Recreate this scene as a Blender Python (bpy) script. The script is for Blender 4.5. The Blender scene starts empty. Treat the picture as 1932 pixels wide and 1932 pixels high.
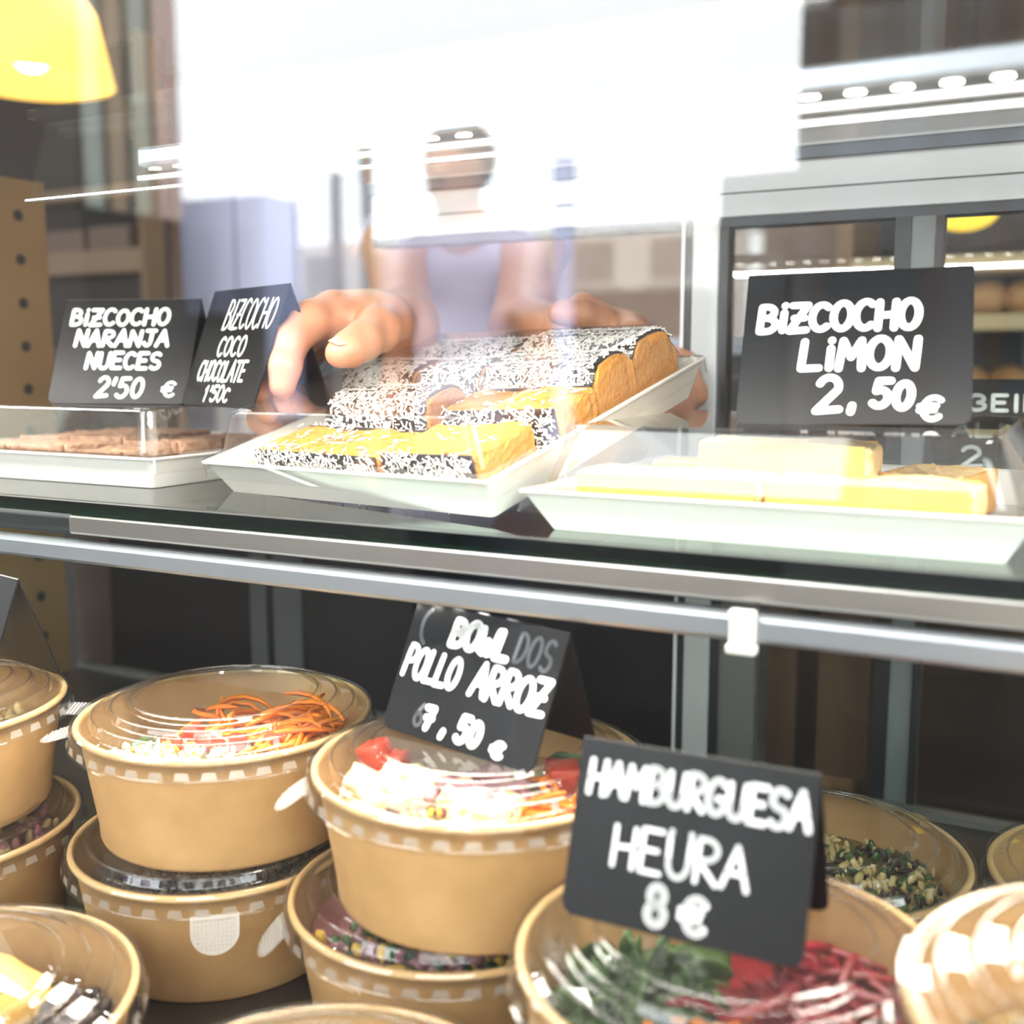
import bpy, bmesh, math, random
import numpy as np
from mathutils import Vector, Matrix, Euler
PI = math.pi
ZC = 1.30                                    # eye height of the photographer
SC = bpy.context.scene
COL = SC.collection

# ------------------------------------------------------------------ camera
PITCH, YAW = math.radians(7.86), math.radians(27.26)
cam_d = bpy.data.cameras.new('camera'); cam = bpy.data.objects.new('camera', cam_d); COL.objects.link(cam)
cam.location = (0, 0, ZC); cam.rotation_euler = (PI/2 - PITCH, 0, YAW)
cam_d.sensor_width = 36; cam_d.lens = 2050*36/1932; cam_d.clip_start = 0.01; cam_d.clip_end = 200
cam_d.dof.use_dof = True; cam_d.dof.focus_distance = 0.72; cam_d.dof.aperture_fstop = 4.5
SC.camera = cam
# ------------------------------------------------------------------ sky, lights, exposure
w = bpy.data.worlds.new('sky'); SC.world = w; w.use_nodes = True
w.node_tree.nodes['Background'].inputs[0].default_value = (.93, .97, 1, 1)
w.node_tree.nodes['Background'].inputs[1].default_value = 12.0
def area(name, loc, rot, sx, sy, power, col=(1, .95, .88)):
    d = bpy.data.lights.new(name, 'AREA'); d.shape = 'RECTANGLE'; d.size = sx; d.size_y = sy; d.energy = power; d.color = col
    o = bpy.data.objects.new(name, d); COL.objects.link(o); o.location = loc; o.rotation_euler = rot; return o
area('shelf_led_light', (-.42, .47, ZC+.110), (math.radians(16), 0, 0), 1.30, .012, 6.5, (1, .96, .90))
dl = area('deck_led_light', (-.36, .478, ZC-.137), (math.radians(-34), 0, 0), 1.45, .022, 3.0, (1, .93, .82)); dl.data.spread = math.radians(125)
ul = area('tray_front_fill', (-.36, .535, ZC-.1125), (math.radians(180), 0, 0), 1.45, .005, .50, (1, .985, .95))  # unseen fill light added below the shelf to brighten the tray fronts
sd = bpy.data.lights.new('sun', 'SUN'); sd.energy = 16; sd.angle = math.radians(1); sd.color = (1, .96, .88); sun = bpy.data.objects.new('sun', sd); COL.objects.link(sun); sun.rotation_euler = (math.radians(-50), 0, math.radians(-14))
area('shop_ceiling_light', (-1.6, 2.1, ZC+1.25), (0, 0, 0), 2.2, 1.2, 29.0, (1, .95, .88))
vs = SC.view_settings; vs.view_transform = 'Standard'; vs.look = 'None'; vs.gamma = 1; vs.use_curve_mapping = False; vs.exposure = 0.0
SC.display_settings.display_device = 'sRGB'
cy = SC.cycles; cy.max_bounces = 10; cy.diffuse_bounces = 3; cy.glossy_bounces = 4; cy.transmission_bounces = 4; cy.transparent_max_bounces = 40
cy.sample_clamp_indirect = 6; cy.caustics_reflective = False; cy.caustics_refractive = False
cy.use_denoising = True

# ------------------------------------------------------------------ geometry of the view (to set things where they stand)
_F0 = np.array([-math.sin(YAW), math.cos(YAW), 0]); _R = np.array([math.cos(YAW), math.sin(YAW), 0])
_F = _F0*math.cos(PITCH) - np.array([0, 0, math.sin(PITCH)]); _U = _F0*math.sin(PITCH) + np.array([0, 0, math.cos(PITCH)])
def ray(x, y): return _F + _R*(x-966)/2050 - _U*(y-966)/2050
def at(x, y, d): r = ray(x, y)*d; return Vector((r[0], r[1], r[2]+ZC))
def at_y(x, y, Y): r = ray(x, y); return at(x, y, Y/r[1])
def at_z(x, y, z): r = ray(x, y); return at(x, y, z/r[2])

# ------------------------------------------------------------------ materials
MATS = {}
def nodes(name):
    m = bpy.data.materials.new(name); m.use_nodes = True
    return m, m.node_tree, m.node_tree.nodes['Principled BSDF']
def mat(name, col, rough=.5, metal=0, noise=None, bump=None, spec=.5, sss=0, emit=None, coat=0, trans=0, stretch=None):
    """principled; noise=(scale, amount, second colour) mottles the colour, bump=(scale, strength)"""
    if name in MATS: return MATS[name]
    m, t, b = nodes(name); N, L = t.nodes, t.links
    b.inputs['Base Color'].default_value = (*col, 1); b.inputs['Roughness'].default_value = rough; b.inputs['Metallic'].default_value = metal
    b.inputs['Specular IOR Level'].default_value = spec; b.inputs['Coat Weight'].default_value = coat
    if trans: b.inputs['Transmission Weight'].default_value = trans
    if sss:
        b.inputs['Subsurface Weight'].default_value = sss; b.inputs['Subsurface Radius'].default_value = (.012, .004, .002); b.inputs['Subsurface Scale'].default_value = .6
    tc = N.new('ShaderNodeTexCoord'); vec = tc.outputs['Object']
    if stretch:
        mp = N.new('ShaderNodeMapping'); mp.inputs['Scale'].default_value = stretch; L.new(vec, mp.inputs['Vector']); vec = mp.outputs['Vector']
    if noise:
        n = N.new('ShaderNodeTexNoise'); n.inputs['Scale'].default_value = noise[0]; n.inputs['Detail'].default_value = 4; L.new(vec, n.inputs['Vector'])
        r = N.new('ShaderNodeValToRGB'); r.color_ramp.elements[0].position = .5-noise[1]; r.color_ramp.elements[1].position = .5+noise[1]
        r.color_ramp.elements[0].color = (*col, 1); r.color_ramp.elements[1].color = (*noise[2], 1)
        L.new(n.outputs['Fac'], r.inputs['Fac']); L.new(r.outputs['Color'], b.inputs['Base Color'])
    if bump:
        n2 = N.new('ShaderNodeTexNoise'); n2.inputs['Scale'].default_value = bump[0]; n2.inputs['Detail'].default_value = 3; L.new(vec, n2.inputs['Vector'])
        bp = N.new('ShaderNodeBump'); bp.inputs['Strength'].default_value = bump[1]; bp.inputs['Distance'].default_value = .002
        L.new(n2.outputs['Fac'], bp.inputs['Height']); L.new(bp.outputs['Normal'], b.inputs['Normal'])
    if emit:
        b.inputs['Emission Color'].default_value = (*emit[0], 1); b.inputs['Emission Strength'].default_value = emit[1]
    MATS[name] = m; return m
def clear(name, tint=(1, 1, 1), rough=.03, f0=.04, haze=0, hazecol=(.9, .9, .9), edge=0):
    """thin clear sheet: passes light straight, mirrors by Fresnel (Schlick), optionally slightly milky"""
    if name in MATS: return MATS[name]
    m, t, b = nodes(name); N, L = t.nodes, t.links; N.remove(b)
    out = N['Material Output']; tr = N.new('ShaderNodeBsdfTransparent'); tr.inputs[0].default_value = (*tint, 1)
    gl = N.new('ShaderNodeBsdfGlossy'); gl.inputs['Roughness'].default_value = rough; gl.inputs[0].default_value = (1, 1, 1, 1)
    lw = N.new('ShaderNodeLayerWeight'); p = N.new('ShaderNodeMath'); p.operation = 'POWER'; p.inputs[1].default_value = 5; L.new(lw.outputs['Facing'], p.inputs[0])
    ma = N.new('ShaderNodeMath'); ma.operation = 'MULTIPLY_ADD'; ma.inputs[1].default_value = 1-f0; ma.inputs[2].default_value = f0; L.new(p.outputs[0], ma.inputs[0])
    if edge:
        p3 = N.new('ShaderNodeMath'); p3.operation = 'POWER'; p3.inputs[1].default_value = 3; L.new(lw.outputs['Facing'], p3.inputs[0])
        mc = N.new('ShaderNodeMix'); mc.data_type = 'RGBA'; mc.inputs[6].default_value = (*tint, 1); mc.inputs[7].default_value = (edge, edge, edge*.97, 1); L.new(p3.outputs[0], mc.inputs[0]); L.new(mc.outputs[2], tr.inputs[0])
    base = tr.outputs[0]
    if haze:
        df = N.new('ShaderNodeBsdfDiffuse'); df.inputs[0].default_value = (*hazecol, 1); tl = N.new('ShaderNodeBsdfTranslucent'); tl.inputs[0].default_value = (*hazecol, 1)
        a = N.new('ShaderNodeMixShader'); a.inputs[0].default_value = .5; L.new(df.outputs[0], a.inputs[1]); L.new(tl.outputs[0], a.inputs[2])
        h = N.new('ShaderNodeMixShader'); h.inputs[0].default_value = haze; L.new(tr.outputs[0], h.inputs[1]); L.new(a.outputs[0], h.inputs[2]); base = h.outputs[0]
    mx = N.new('ShaderNodeMixShader'); L.new(ma.outputs[0], mx.inputs[0]); L.new(base, mx.inputs[1]); L.new(gl.outputs[0], mx.inputs[2]); L.new(mx.outputs[0], out.inputs[0])
    MATS[name] = m; return m
def emitter(name, col, s):
    m, t, b = nodes(name); N, L = t.nodes, t.links; N.remove(b); e = N.new('ShaderNodeEmission'); e.inputs[0].default_value = (*col, 1); e.inputs[1].default_value = s
    L.new(e.outputs[0], N['Material Output'].inputs[0]); MATS[name] = m; return m

KRAFT = mat('kraft_board', (.43, .25, .098), .62, noise=(34, .22, (.53, .325, .14)), bump=(300, .08))
KRAFT_RIM = mat('kraft_rim', (.58, .37, .155), .5, noise=(90, .3, (.64, .42, .19)))
LID = clear('clear_lid_plastic', (.985, .985, .98), .012, .055, .02, (.95, .93, .9), .62)
FROST = clear('frosted_plastic', (1, 1, 1), .12, .08, .38, (.92, .90, .88))
GLASS = clear('case_glass', (.985, .99, .985), .0, .043)
PANE = clear('door_glass', (.93, .95, .94), .02, .05)
PAPER = mat('white_tray_board', (.80, .785, .73), .55, noise=(40, .4, (.83, .82, .78)), bump=(200, .04))
SLATE = mat('black_sign_plastic', (.006, .006, .0065), .36, spec=.17, bump=(500, .04), noise=(30, .3, (.009, .009, .010)))
CHALK = mat('white_chalk_ink', (.92, .93, .92), .6)
GHOST = mat('wiped_chalk', (.10, .105, .12), .6)
STEEL = mat('brushed_steel', (.50, .47, .42), .30, 1, stretch=(.4, 60, 60), noise=(20, .4, (.60, .57, .52)))
ALU = mat('grey_aluminium', (.40, .43, .46), .35, .8)
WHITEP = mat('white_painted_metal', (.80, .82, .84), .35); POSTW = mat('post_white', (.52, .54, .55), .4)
GREYP = mat('grey_painted_metal', (.15, .15, .145), .4)
DARK = mat('black_frame', (.015, .016, .018), .4)
CHARC = mat('charcoal_panel', (.0045, .004, .0045), .45, spec=.15, noise=(3, .4, (.012, .007, .0045)))
EDGE = clear('dark_glass_edge', (.10, .20, .15), .3, .01)
CHOC = mat('chocolate_glaze', (.016, .010, .010), .28, bump=(160, .25))
COCO = mat('coconut', (.86, .83, .78), .6, sss=.0)
CRUMB = mat('orange_yellow_crumb', (.52, .20, .022), .8, noise=(160, .3, (.68, .32, .06)), bump=(260, .9))
LEMON = mat('lemon_crumb', (.84, .52, .17), .8, noise=(140, .3, (.90, .68, .34)), bump=(220, .8))
WALNUT = mat('walnut_crumb', (.26, .12, .055), .8, noise=(120, .2, (.50, .30, .19)), bump=(200, .9))
CRUST = mat('brown_crust', (.20, .09, .045), .7, noise=(160, .2, (.46, .27, .17)), bump=(150, .8))
SKIN = mat('skin', (.47, .205, .105), .45, noise=(40, .35, (.53, .25, .15)), sss=.15, bump=(700, .12))
NAIL = mat('nail', (.60, .33, .24), .25)
HAIR = mat('dark_hair', (.018, .010, .020), .45, stretch=(1, 1, .1), bump=(200, .5))
SHIRT = mat('lavender_cotton', (.50, .47, .62), .85, bump=(400, .2))

# ------------------------------------------------------------------ mesh helpers
def link(name, me, m=None, parent=None, smooth=False):
    o = bpy.data.objects.new(name, me); COL.objects.link(o)
    if m is not None:
        for k in (m if isinstance(m, (list, tuple)) else [m]): me.materials.append(k)
    if parent is not None: o.parent = parent
    if smooth: me.polygons.foreach_set('use_smooth', [True]*len(me.polygons))
    return o
def build(name, bm, m, parent=None, smooth=False, recalc=True):
    if recalc: bmesh.ops.recalc_face_normals(bm, faces=bm.faces)
    me = bpy.data.meshes.new(name); bm.to_mesh(me); bm.free(); return link(name, me, m, parent, smooth)
def tag(o, label, cat, group=None, kind=None):
    o['label'] = label; o['category'] = cat
    if group: o['group'] = group
    if kind: o['kind'] = kind
    return o
def structure(o, label=None):
    o['kind'] = 'structure'
    if label: o['label'] = label
    return o
def empty(name, loc=(0, 0, 0), rz=0, label=None, cat=None, group=None):
    o = bpy.data.objects.new(name, None); COL.objects.link(o); o.location = loc; o.rotation_euler = (0, 0, rz); o.empty_display_size = .02
    if label: tag(o, label, cat, group)
    return o
def box(bm, x0, x1, y0, y1, z0, z1, bev=0, mi=0):
    vs_ = [bm.verts.new(v) for v in ((x0, y0, z0), (x1, y0, z0), (x1, y1, z0), (x0, y1, z0), (x0, y0, z1), (x1, y0, z1), (x1, y1, z1), (x0, y1, z1))]
    fs = [bm.faces.new([vs_[i] for i in f]) for f in ((3, 2, 1, 0), (4, 5, 6, 7), (0, 1, 5, 4), (1, 2, 6, 5), (2, 3, 7, 6), (3, 0, 4, 7))]
    for f in fs: f.material_index = mi
    if bev:
        es = list({e for f in fs for e in f.edges}); bmesh.ops.bevel(bm, geom=es, offset=bev, segments=2, profile=.5, affect='EDGES')
def boxo(name, b, m, parent=None, bev=0):
    bm = bmesh.new(); box(bm, *b, bev=bev); return build(name, bm, m, parent)
def lathe(bm, prof, n=96, mi=0, closed=False, z0=0):
    rings = []
    for r, z in prof:
        if r < 1e-6: rings.append([bm.verts.new((0, 0, z+z0))])
        else: rings.append([bm.verts.new((r*math.cos(2*PI*i/n), r*math.sin(2*PI*i/n), z+z0)) for i in range(n)])
    pairs = list(zip(rings, rings[1:])) + ([(rings[-1], rings[0])] if closed else [])
    for a, b in pairs:
        for i in range(n):
            j = (i+1) % n
            if len(a) == 1 and len(b) == 1: continue
            if len(a) == 1: f = bm.faces.new((a[0], b[i], b[j]))
            elif len(b) == 1: f = bm.faces.new((a[i], b[0], a[j]))
            else: f = bm.faces.new((a[i], b[i], b[j], a[j]))
            f.material_index = mi
def rrect(w, d, r, z, n=5):
    pts = []
    for cx, cy_, a0 in ((w/2-r, d/2-r, 0), (-w/2+r, d/2-r, PI/2), (-w/2+r, -d/2+r, PI), (w/2-r, -d/2+r, 1.5*PI)):
        for i in range(n+1): a = a0+PI/2*i/n; pts.append((cx+r*math.cos(a), cy_+r*math.sin(a), z))
    return pts
def loft(bm, loops, cap0=False, cap1=False, mi=0):
    R = [[bm.verts.new(p) for p in l] for l in loops]; n = len(R[0])
    for a, b in zip(R, R[1:]):
        for i in range(n): bm.faces.new((a[i], a[(i+1) % n], b[(i+1) % n], b[i])).material_index = mi
    if cap0: bm.faces.new(R[0]).material_index = mi
    if cap1: bm.faces.new(R[-1]).material_index = mi
def tube(bm, pts, rads, n=10, mi=0, caps=True):
    pts = [Vector(p) for p in pts]; rings = []
    up = Vector((0, 0, 1))
    for i, p in enumerate(pts):
        t = (pts[min(i+1, len(pts)-1)]-pts[max(i-1, 0)]).normalized()
        a = t.cross(up if abs(t.dot(up)) < .95 else Vector((1, 0, 0))).normalized(); b = t.cross(a)
        r = rads[i] if isinstance(rads, (list, tuple)) else rads
        rings.append([bm.verts.new(p+a*r*math.cos(2*PI*k/n)+b*r*math.sin(2*PI*k/n)) for k in range(n)])
    for a, b in zip(rings, rings[1:]):
        for k in range(n): bm.faces.new((a[k], a[(k+1) % n], b[(k+1) % n], b[k])).material_index = mi
    if caps: bm.faces.new(rings[0]).material_index = mi; bm.faces.new(rings[-1]).material_index = mi
def ellipsoid(bm, c, r, rot=None, u=10, v=7, mi=0):
    M = Matrix.Translation(c) @ (rot.to_matrix().to_4x4() if rot is not None else Matrix.Identity(4)) @ Matrix.Diagonal((*r, 1))
    vv = bmesh.ops.create_uvsphere(bm, u_segments=u, v_segments=v, radius=1, matrix=M)['verts']
    for f in {f for x in vv for f in x.link_faces}: f.material_index = mi

# ------------------------------------------------------------------ hand lettering: every glyph is a set of strokes
def arc(cx, cy_, rx, ry, a0, a1, n=12): return [(cx+rx*math.cos(math.radians(a0+(a1-a0)*i/n)), cy_+ry*math.sin(math.radians(a0+(a1-a0)*i/n))) for i in range(n+1)]
GL = {
 'A': [[(0, 0), (.5, 1), (1, 0)], [(.2, .36), (.8, .36)]],
 'B': [[(.08, 0), (.08, 1)], [(.08, 1)]+arc(.35, .77, .42, .23, 90, -90)+[(.08, .54)], [(.08, .54)]+arc(.4, .27, .52, .27, 90, -90)+[(.08, 0)]],
 'C': [arc(.55, .5, .5, .5, 50, 310, 16)], 'D': [[(.1, 0), (.1, 1)], [(.1, 1)]+arc(.3, .5, .65, .5, 90, -90)+[(.1, 0)]],
 'E': [[(.9, 1), (.1, 1), (.1, 0), (.92, 0)], [(.1, .52), (.75, .52)]],
 'G': [arc(.55, .5, .5, .5, 50, 330, 16)+[(.98, .45), (.6, .45)]],
 'H': [[(.08, 0), (.08, 1)], [(.92, 0), (.92, 1)], [(.08, .48), (.92, .52)]],
 'I': [[(.5, 0), (.5, 1)]], 'i': [[(.5, 0), (.5, .7)], [(.5, .97), (.52, .99)]],
 'J': [[(.2, 1), (.95, 1)], [(.68, 1), (.66, .3)]+arc(.38, .25, .28, .25, 0, -160, 8)],
 'L': [[(.12, 1), (.08, 0), (.9, .02)]],
 'M': [[(.05, 0), (.14, 1), (.5, .4), (.86, 1), (.95, 0)]],
 'N': [[(.06, 0), (.1, 1), (.9, 0), (.94, 1)]],
 'O': [arc(.5, .5, .47, .5, 80, 440, 20)], '0': [arc(.5, .5, .42, .5, 80, 440, 20)],
 'P': [[(.1, 0), (.12, 1)], [(.12, 1)]+arc(.42, .74, .48, .26, 90, -90)+[(.12, .48)]],
 'R': [[(.1, 0), (.12, 1)], [(.12, 1)]+arc(.42, .76, .46, .24, 90, -90)+[(.14, .5), (.92, 0)]],
 'S': [arc(.52, .75, .4, .25, 40, 270, 10)+arc(.48, .25, .42, .25, 90, -140, 10)],
 'T': [[(0, 1), (1, 1)], [(.5, 1), (.48, 0)]],
 'U': [[(.06, 1), (.08, .4)]+arc(.5, .38, .42, .38, 180, 360, 10)+[(.94, 1)]],
 'Ü': [[(.06, 1), (.08, .4)]+arc(.5, .38, .42, .38, 180, 360, 10)+[(.94, 1)], [(.1, 1.1), (.1, 1.12)], [(.92, 1.1), (.92, 1.12)]],
 'W': [[(0, 1), (.22, .08), (.5, .75), (.78, .05), (1, 1)]], 'w': [[(.02, .95), (.12, .1), (.34, .02), (.5, .5), (.64, .02), (.86, .1), (1, .98)]],
 'Z': [[(.08, 1), (.92, 1), (.05, 0), (.95, .03)], [(.25, .5), (.78, .5)]],
 '1': [[(.3, .75), (.55, 1), (.5, 0)]],
 '2': [arc(.48, .72, .4, .28, 160, -20, 10)+[(.05, 0), (.98, .05)]],
 '3': [arc(.4, .75, .42, .25, 150, -80, 10), arc(.4, .26, .48, .26, 80, -150, 10)],
 '5': [[(.9, 1), (.25, 1), (.18, .58)]+arc(.42, .3, .46, .32, 115, -140, 12)],
 '6': [[(.75, 1), (.25, .6)]+arc(.46, .28, .4, .28, 150, 510, 16)],
 '7': [[(.02, .98), (.95, 1), (.45, 0)], [(.18, .5), (.95, .52)]],
 '8': [arc(.5, .76, .38, .24, 90, 450, 16), arc(.5, .26, .46, .27, 90, 450, 16)],
 "'": [[(.6, 1), (.4, .7)]], ',': [[(.65, .25), (.3, -.2)]], '.': [[(.55, .16), (.5, -.04)]],
 '(': [arc(.9, .45, .7, .6, 110, 250, 10)],
 'c': [arc(.55, .45, .45, .42, 50, 310, 14)],
 '€': [arc(.62, .5, .46, .5, 48, 312, 14), [(0, .6), (.75, .62)], [(0, .4), (.68, .42)]],
}
def letter_bm(lines, W, H):
    """lines: (text, u0, u1, v_top, v_bottom, thickness[, slope, slant, gap]) in fractions of the panel; panel x -W/2..W/2, z 0..H, front face at y=0"""
    bm = bmesh.new()
    def stroke(pts, th):
        for k, (x, z) in enumerate(pts):
            vv = [bm.verts.new((x+th*math.cos(2*PI*i/10), -.00035, z+th*math.sin(2*PI*i/10))) for i in range(10)]; bm.faces.new(vv)
            if k:
                px, pz = pts[k-1]; dx, dz = x-px, z-pz; l = math.hypot(dx, dz)
                if l < 1e-7: continue
                nx, nz = -dz/l*th, dx/l*th
                bm.faces.new([bm.verts.new((q[0], -.00035, q[1])) for q in ((px+nx, pz+nz), (px-nx, pz-nz), (x-nx, z-nz), (x+nx, z+nz))])
    rnd = random.Random(len(lines)*7+int(W*1e4))
    for ln in lines:
        txt, u0, u1, v0, v1, th = ln[:6]; u0 += th/W; u1 -= th/W; v0 += th/H; v1 -= th/H; slope = ln[6] if len(ln) > 6 else 0; slant = ln[7] if len(ln) > 7 else 0; gap = ln[8] if len(ln) > 8 else .26
        wts = [{'i': .35, 'I': .4, "'": .3, ',': .4, '.': .35, ' ': .6, 'M': 1.15, 'w': 1.25, '(': .5}.get(c, 1.0) for c in txt]
        unit = (u1-u0)/(sum(wts)+gap*(len(txt)-1)); u = u0; hh = (v1-v0)*H
        for c, wt in zip(txt, wts):
            j = (rnd.random()-.5)*.05*hh; sc = 1+(rnd.random()-.5)*.08
            for st in GL.get(c, []):
                stroke([(((u+p[0]*wt*unit)-.5)*W+slant*p[1]*hh, H*(1-v1)+p[1]*hh*sc+j+slope*(u-u0)*W) for p in st], th)
            u += (wt+gap)*unit
    return bm
def panel_bm(W, H, r=.006, t=.0011):
    bm = bmesh.new(); pts = [(-W/2, H), (W/2, H)]
    pts += [(W/2-r+r*math.cos(a), r+r*math.sin(a)) for a in [-PI/2*i/6 for i in range(7)]]
    pts += [(-W/2+r+r*math.cos(a), r+r*math.sin(a)) for a in [-PI/2-PI/2*i/6 for i in range(7)]]
    loft(bm, [[(x, 0, z) for x, z in pts], [(x, t, z) for x, z in pts]], True, True); return bm
def price_sign(loc, rot, W, H, lines, label, ghost=None, back=True, group='black chalk price signs'):
    """tent card: front panel leans back by rot.x, back panel hangs from the same fold"""
    rx, ry, rz = rot
    t = empty('price_sign', loc, 0, label, 'price sign', group); t.rotation_mode = 'XYZ'; t.rotation_euler = (0, ry, rz)
    f = build('front_panel', panel_bm(W, H), SLATE, t); f.rotation_euler = (rx, 0, 0)
    if lines:
        l = build('lettering', letter_bm(lines, W, H), CHALK, f)
        l['label'] = 'white hand lettering'
    if ghost: g = build('wiped_lettering', letter_bm(ghost, W, H), GHOST, f); g.location = (0, .0002, 0)
    if back:
        top = Matrix.Rotation(rx, 3, 'X') @ Vector((0, 0, H))
        b = build('back_panel', panel_bm(W, H), SLATE, t); b.location = (0, top.y-.0004, top.z); ang = abs(rx)
        b.rotation_euler = (PI-ang, 0, 0); b.rotation_euler = (ang, 0, 0)
        b.location = (0, top.y*2, 0)
    return t
# ================================================================== THE SETTING
# the street outside (seen as a reflection in the case front) and the shop room behind the counter
GY = .14                                     # outer face of the case's front glass
FLOORM = mat('terrazzo_floor', (.16, .13, .11), .5, noise=(6, .3, (.22, .18, .15)))
structure(boxo('floor', (-7, 3, GY+.1, 6, -.05, 0), FLOORM), 'dark terrazzo shop floor')
structure(boxo('ground', (-40, 40, -45, GY+.1, -.06, -.01), mat('street_asphalt', (.007, .0068, .0066), .9, spec=.1, noise=(2, .3, (.010, .0096, .0094)))), 'dark asphalt street in front of the shop')
structure(boxo('reflector', (-7, 3, -.92, GY, -.01, .0), mat('pale_reflector_stone', (.62, .60, .55), .7, noise=(3, .3, (.68, .66, .61)))), 'pale stone pavement added along the shop front to bounce light up')  # unseen pale strip, added to bounce light up at the tray fronts
WALLB = mat('warm_plaster', (.30, .20, .13), .7, noise=(1.5, .4, (.36, .25, .17)))
structure(boxo('wall_back', (-7, 3, 4.2, 4.35, 0, 3.0), WALLB), 'brown rear wall of the shop')
structure(boxo('wall_left', (-7.1, -7, .3, 4.3, 0, 3.0), WALLB)); structure(boxo('wall_right', (3, 3.1, .3, 4.3, 0, 3.0), WALLB))
structure(boxo('ceiling', (-7, 3, .95, 4.3, 2.72, 2.85), mat('white_ceiling', (.75, .74, .72), .8)), 'pale shop ceiling')
structure(boxo('wall_front', (-7, 3, .86, .96, 2.25, 2.85), WALLB), 'shop front lintel above the case')
BLOCKER = mat('sky_blocker_cloth', (.30, .29, .28), .8)
bm = bmesh.new(); loft(bm, [[(-7, .9, 2.62), (3, .9, 2.62), (3, .9, 2.60), (-7, .9, 2.60)], [(-7, -.85, 2.34), (3, -.85, 2.34), (3, -.85, 2.32), (-7, -.85, 2.32)]], True, True)
structure(build('sky_blocker', bm, BLOCKER), 'grey awning added over the shop front to block high sky')  # unseen awning, added to keep high sky light off the case
def mirror_y(Y): return 2*GY-Y
def facade(x0, x1, Yv, ztop, m, depth=1.2):
    """a street house across the road; its mirror image reaches from column x0 to x1 of the photo (x1 = its far corner when left of the view)"""
    far = Yv+depth if x1 < 1000 else Yv
    a, b = at_y(x0, 683, Yv), at_y(x1, 683, far)
    return boxo('street_house', (a.x, b.x, mirror_y(Yv)-depth, mirror_y(Yv), 0, ztop), m)
FAC = [mat('ochre_facade', (.014, .008, .005), .8, noise=(.8, .4, (.022, .013, .008))), mat('lilac_facade', (.42, .47, .72), .8), mat('cream_facade', (.74, .72, .68), .8, noise=(.6, .4, (.80, .78, .75))), mat('dark_blocker_facade', (.03, .03, .035), .8)]
def windows(b, cols, rows, wz, m, frame):
    """shutters and panes on the street side of a house"""
    x0, x1 = b.bound_box[0][0], b.bound_box[6][0]; y = b.bound_box[2][1]; p = (x1-x0)/cols
    for i in range(cols):
        for j in range(rows):
            cx, cz = x0+p*(i+.5), wz[0]+wz[1]*j
            f = boxo('window_frame', (cx-p*.36, cx+p*.36, y, y+.06, cz, cz+wz[2]), frame, b)
            boxo('pane', (cx-p*.27, cx+p*.27, y+.05, y+.08, cz+.12, cz+wz[2]-.12), m, f)
DKW = mat('dark_window', (.02, .025, .03), .15); SHUT = mat('grey_green_shutter', (.34, .38, .34), .6)
HG = 'street houses mirrored in the glass'
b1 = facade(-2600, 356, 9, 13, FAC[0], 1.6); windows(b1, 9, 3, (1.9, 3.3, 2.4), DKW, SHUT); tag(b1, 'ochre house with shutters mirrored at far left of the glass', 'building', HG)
xs = b1.bound_box[6][0]; yb_, ya_ = b1.bound_box[0][1], b1.bound_box[2][1]
for k, (f0, f1, m_) in enumerate(((.05, .2, SHUT), (.27, .42, mat('tan_shutter', (.36, .26, .17), .7)), (.5, .66, SHUT), (.74, .97, mat('pink_plaster', (.55, .40, .36), .8)))):
    boxo('side_shutter', (xs, xs+.04, ya_-(ya_-yb_)*f1, ya_-(ya_-yb_)*f0, 3.05, 9), m_, b1)
b2 = facade(300, 570, 19, 4.9, FAC[1]); windows(b2, 3, 1, (2.4, 3, 2.0), mat('lilac_window', (.25, .30, .50), .3), mat('pale_lilac_frame', (.62, .68, .86), .6)); boxo('low_dark_band', (b2.bound_box[0][0], b2.bound_box[6][0], mirror_y(19), mirror_y(19)+.12, 0, 2.35), mat('haze_cut_dark', (.045, .042, .042), .7), b2); tag(b2, 'pale lilac house mirrored right of the ochre house', 'building', HG)  # dark band low on the house, added to cut mirrored haze
b5 = facade(1350, 1900, 10, 3.0, FAC[3]); windows(b5, 3, 1, (.4, 3, 2.0), DKW, FAC[0]); tag(b5, 'low dark house added to keep mirrored sky off the limon sign', 'building', HG)  # added to block the sky reflection over the limon sign
b3 = facade(560, 1345, 24, 4.4, FAC[2]); windows(b3, 6, 1, (3.05, 3, 1.15), mat('grey_window', (.30, .29, .28), .3), FAC[2]); boxo('low_dark_band', (b3.bound_box[0][0], b3.bound_box[6][0], mirror_y(24), mirror_y(24)+.12, 0, 2.95), mat('haze_cut_dark', (.045, .042, .042), .7), b3); tag(b3, 'low cream house mirrored across the middle of the glass', 'building', HG)  # its dark lower band is added to cut mirrored haze over the cakes
b6 = boxo('street_house', (at_y(2230, 683, 7).x, 14, mirror_y(7)-2, mirror_y(7), 0, 5.2), FAC[2]); windows(b6, 6, 2, (.5, 2.5, 1.8), DKW, SHUT); tag(b6, 'unseen cream house added across the street to light the case front', 'building', HG)  # unseen house, added to bounce light onto the case front
b4 = facade(1490, 2180, 6, 13, FAC[3]); windows(b4, 2, 3, (1.0, 3.3, 2.2), DKW, FAC[0]); tag(b4, 'dark block standing in for the viewer mirrored at the right of the glass', 'building', HG)  # stand-in for the viewer's dark reflection, which hides the sky there
POSTM = [mat('post_grey', (.10, .10, .09), .6), mat('post_green_grey', (.09, .12, .10), .6), mat('post_lilac', (.42, .46, .70), .6)]
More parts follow.
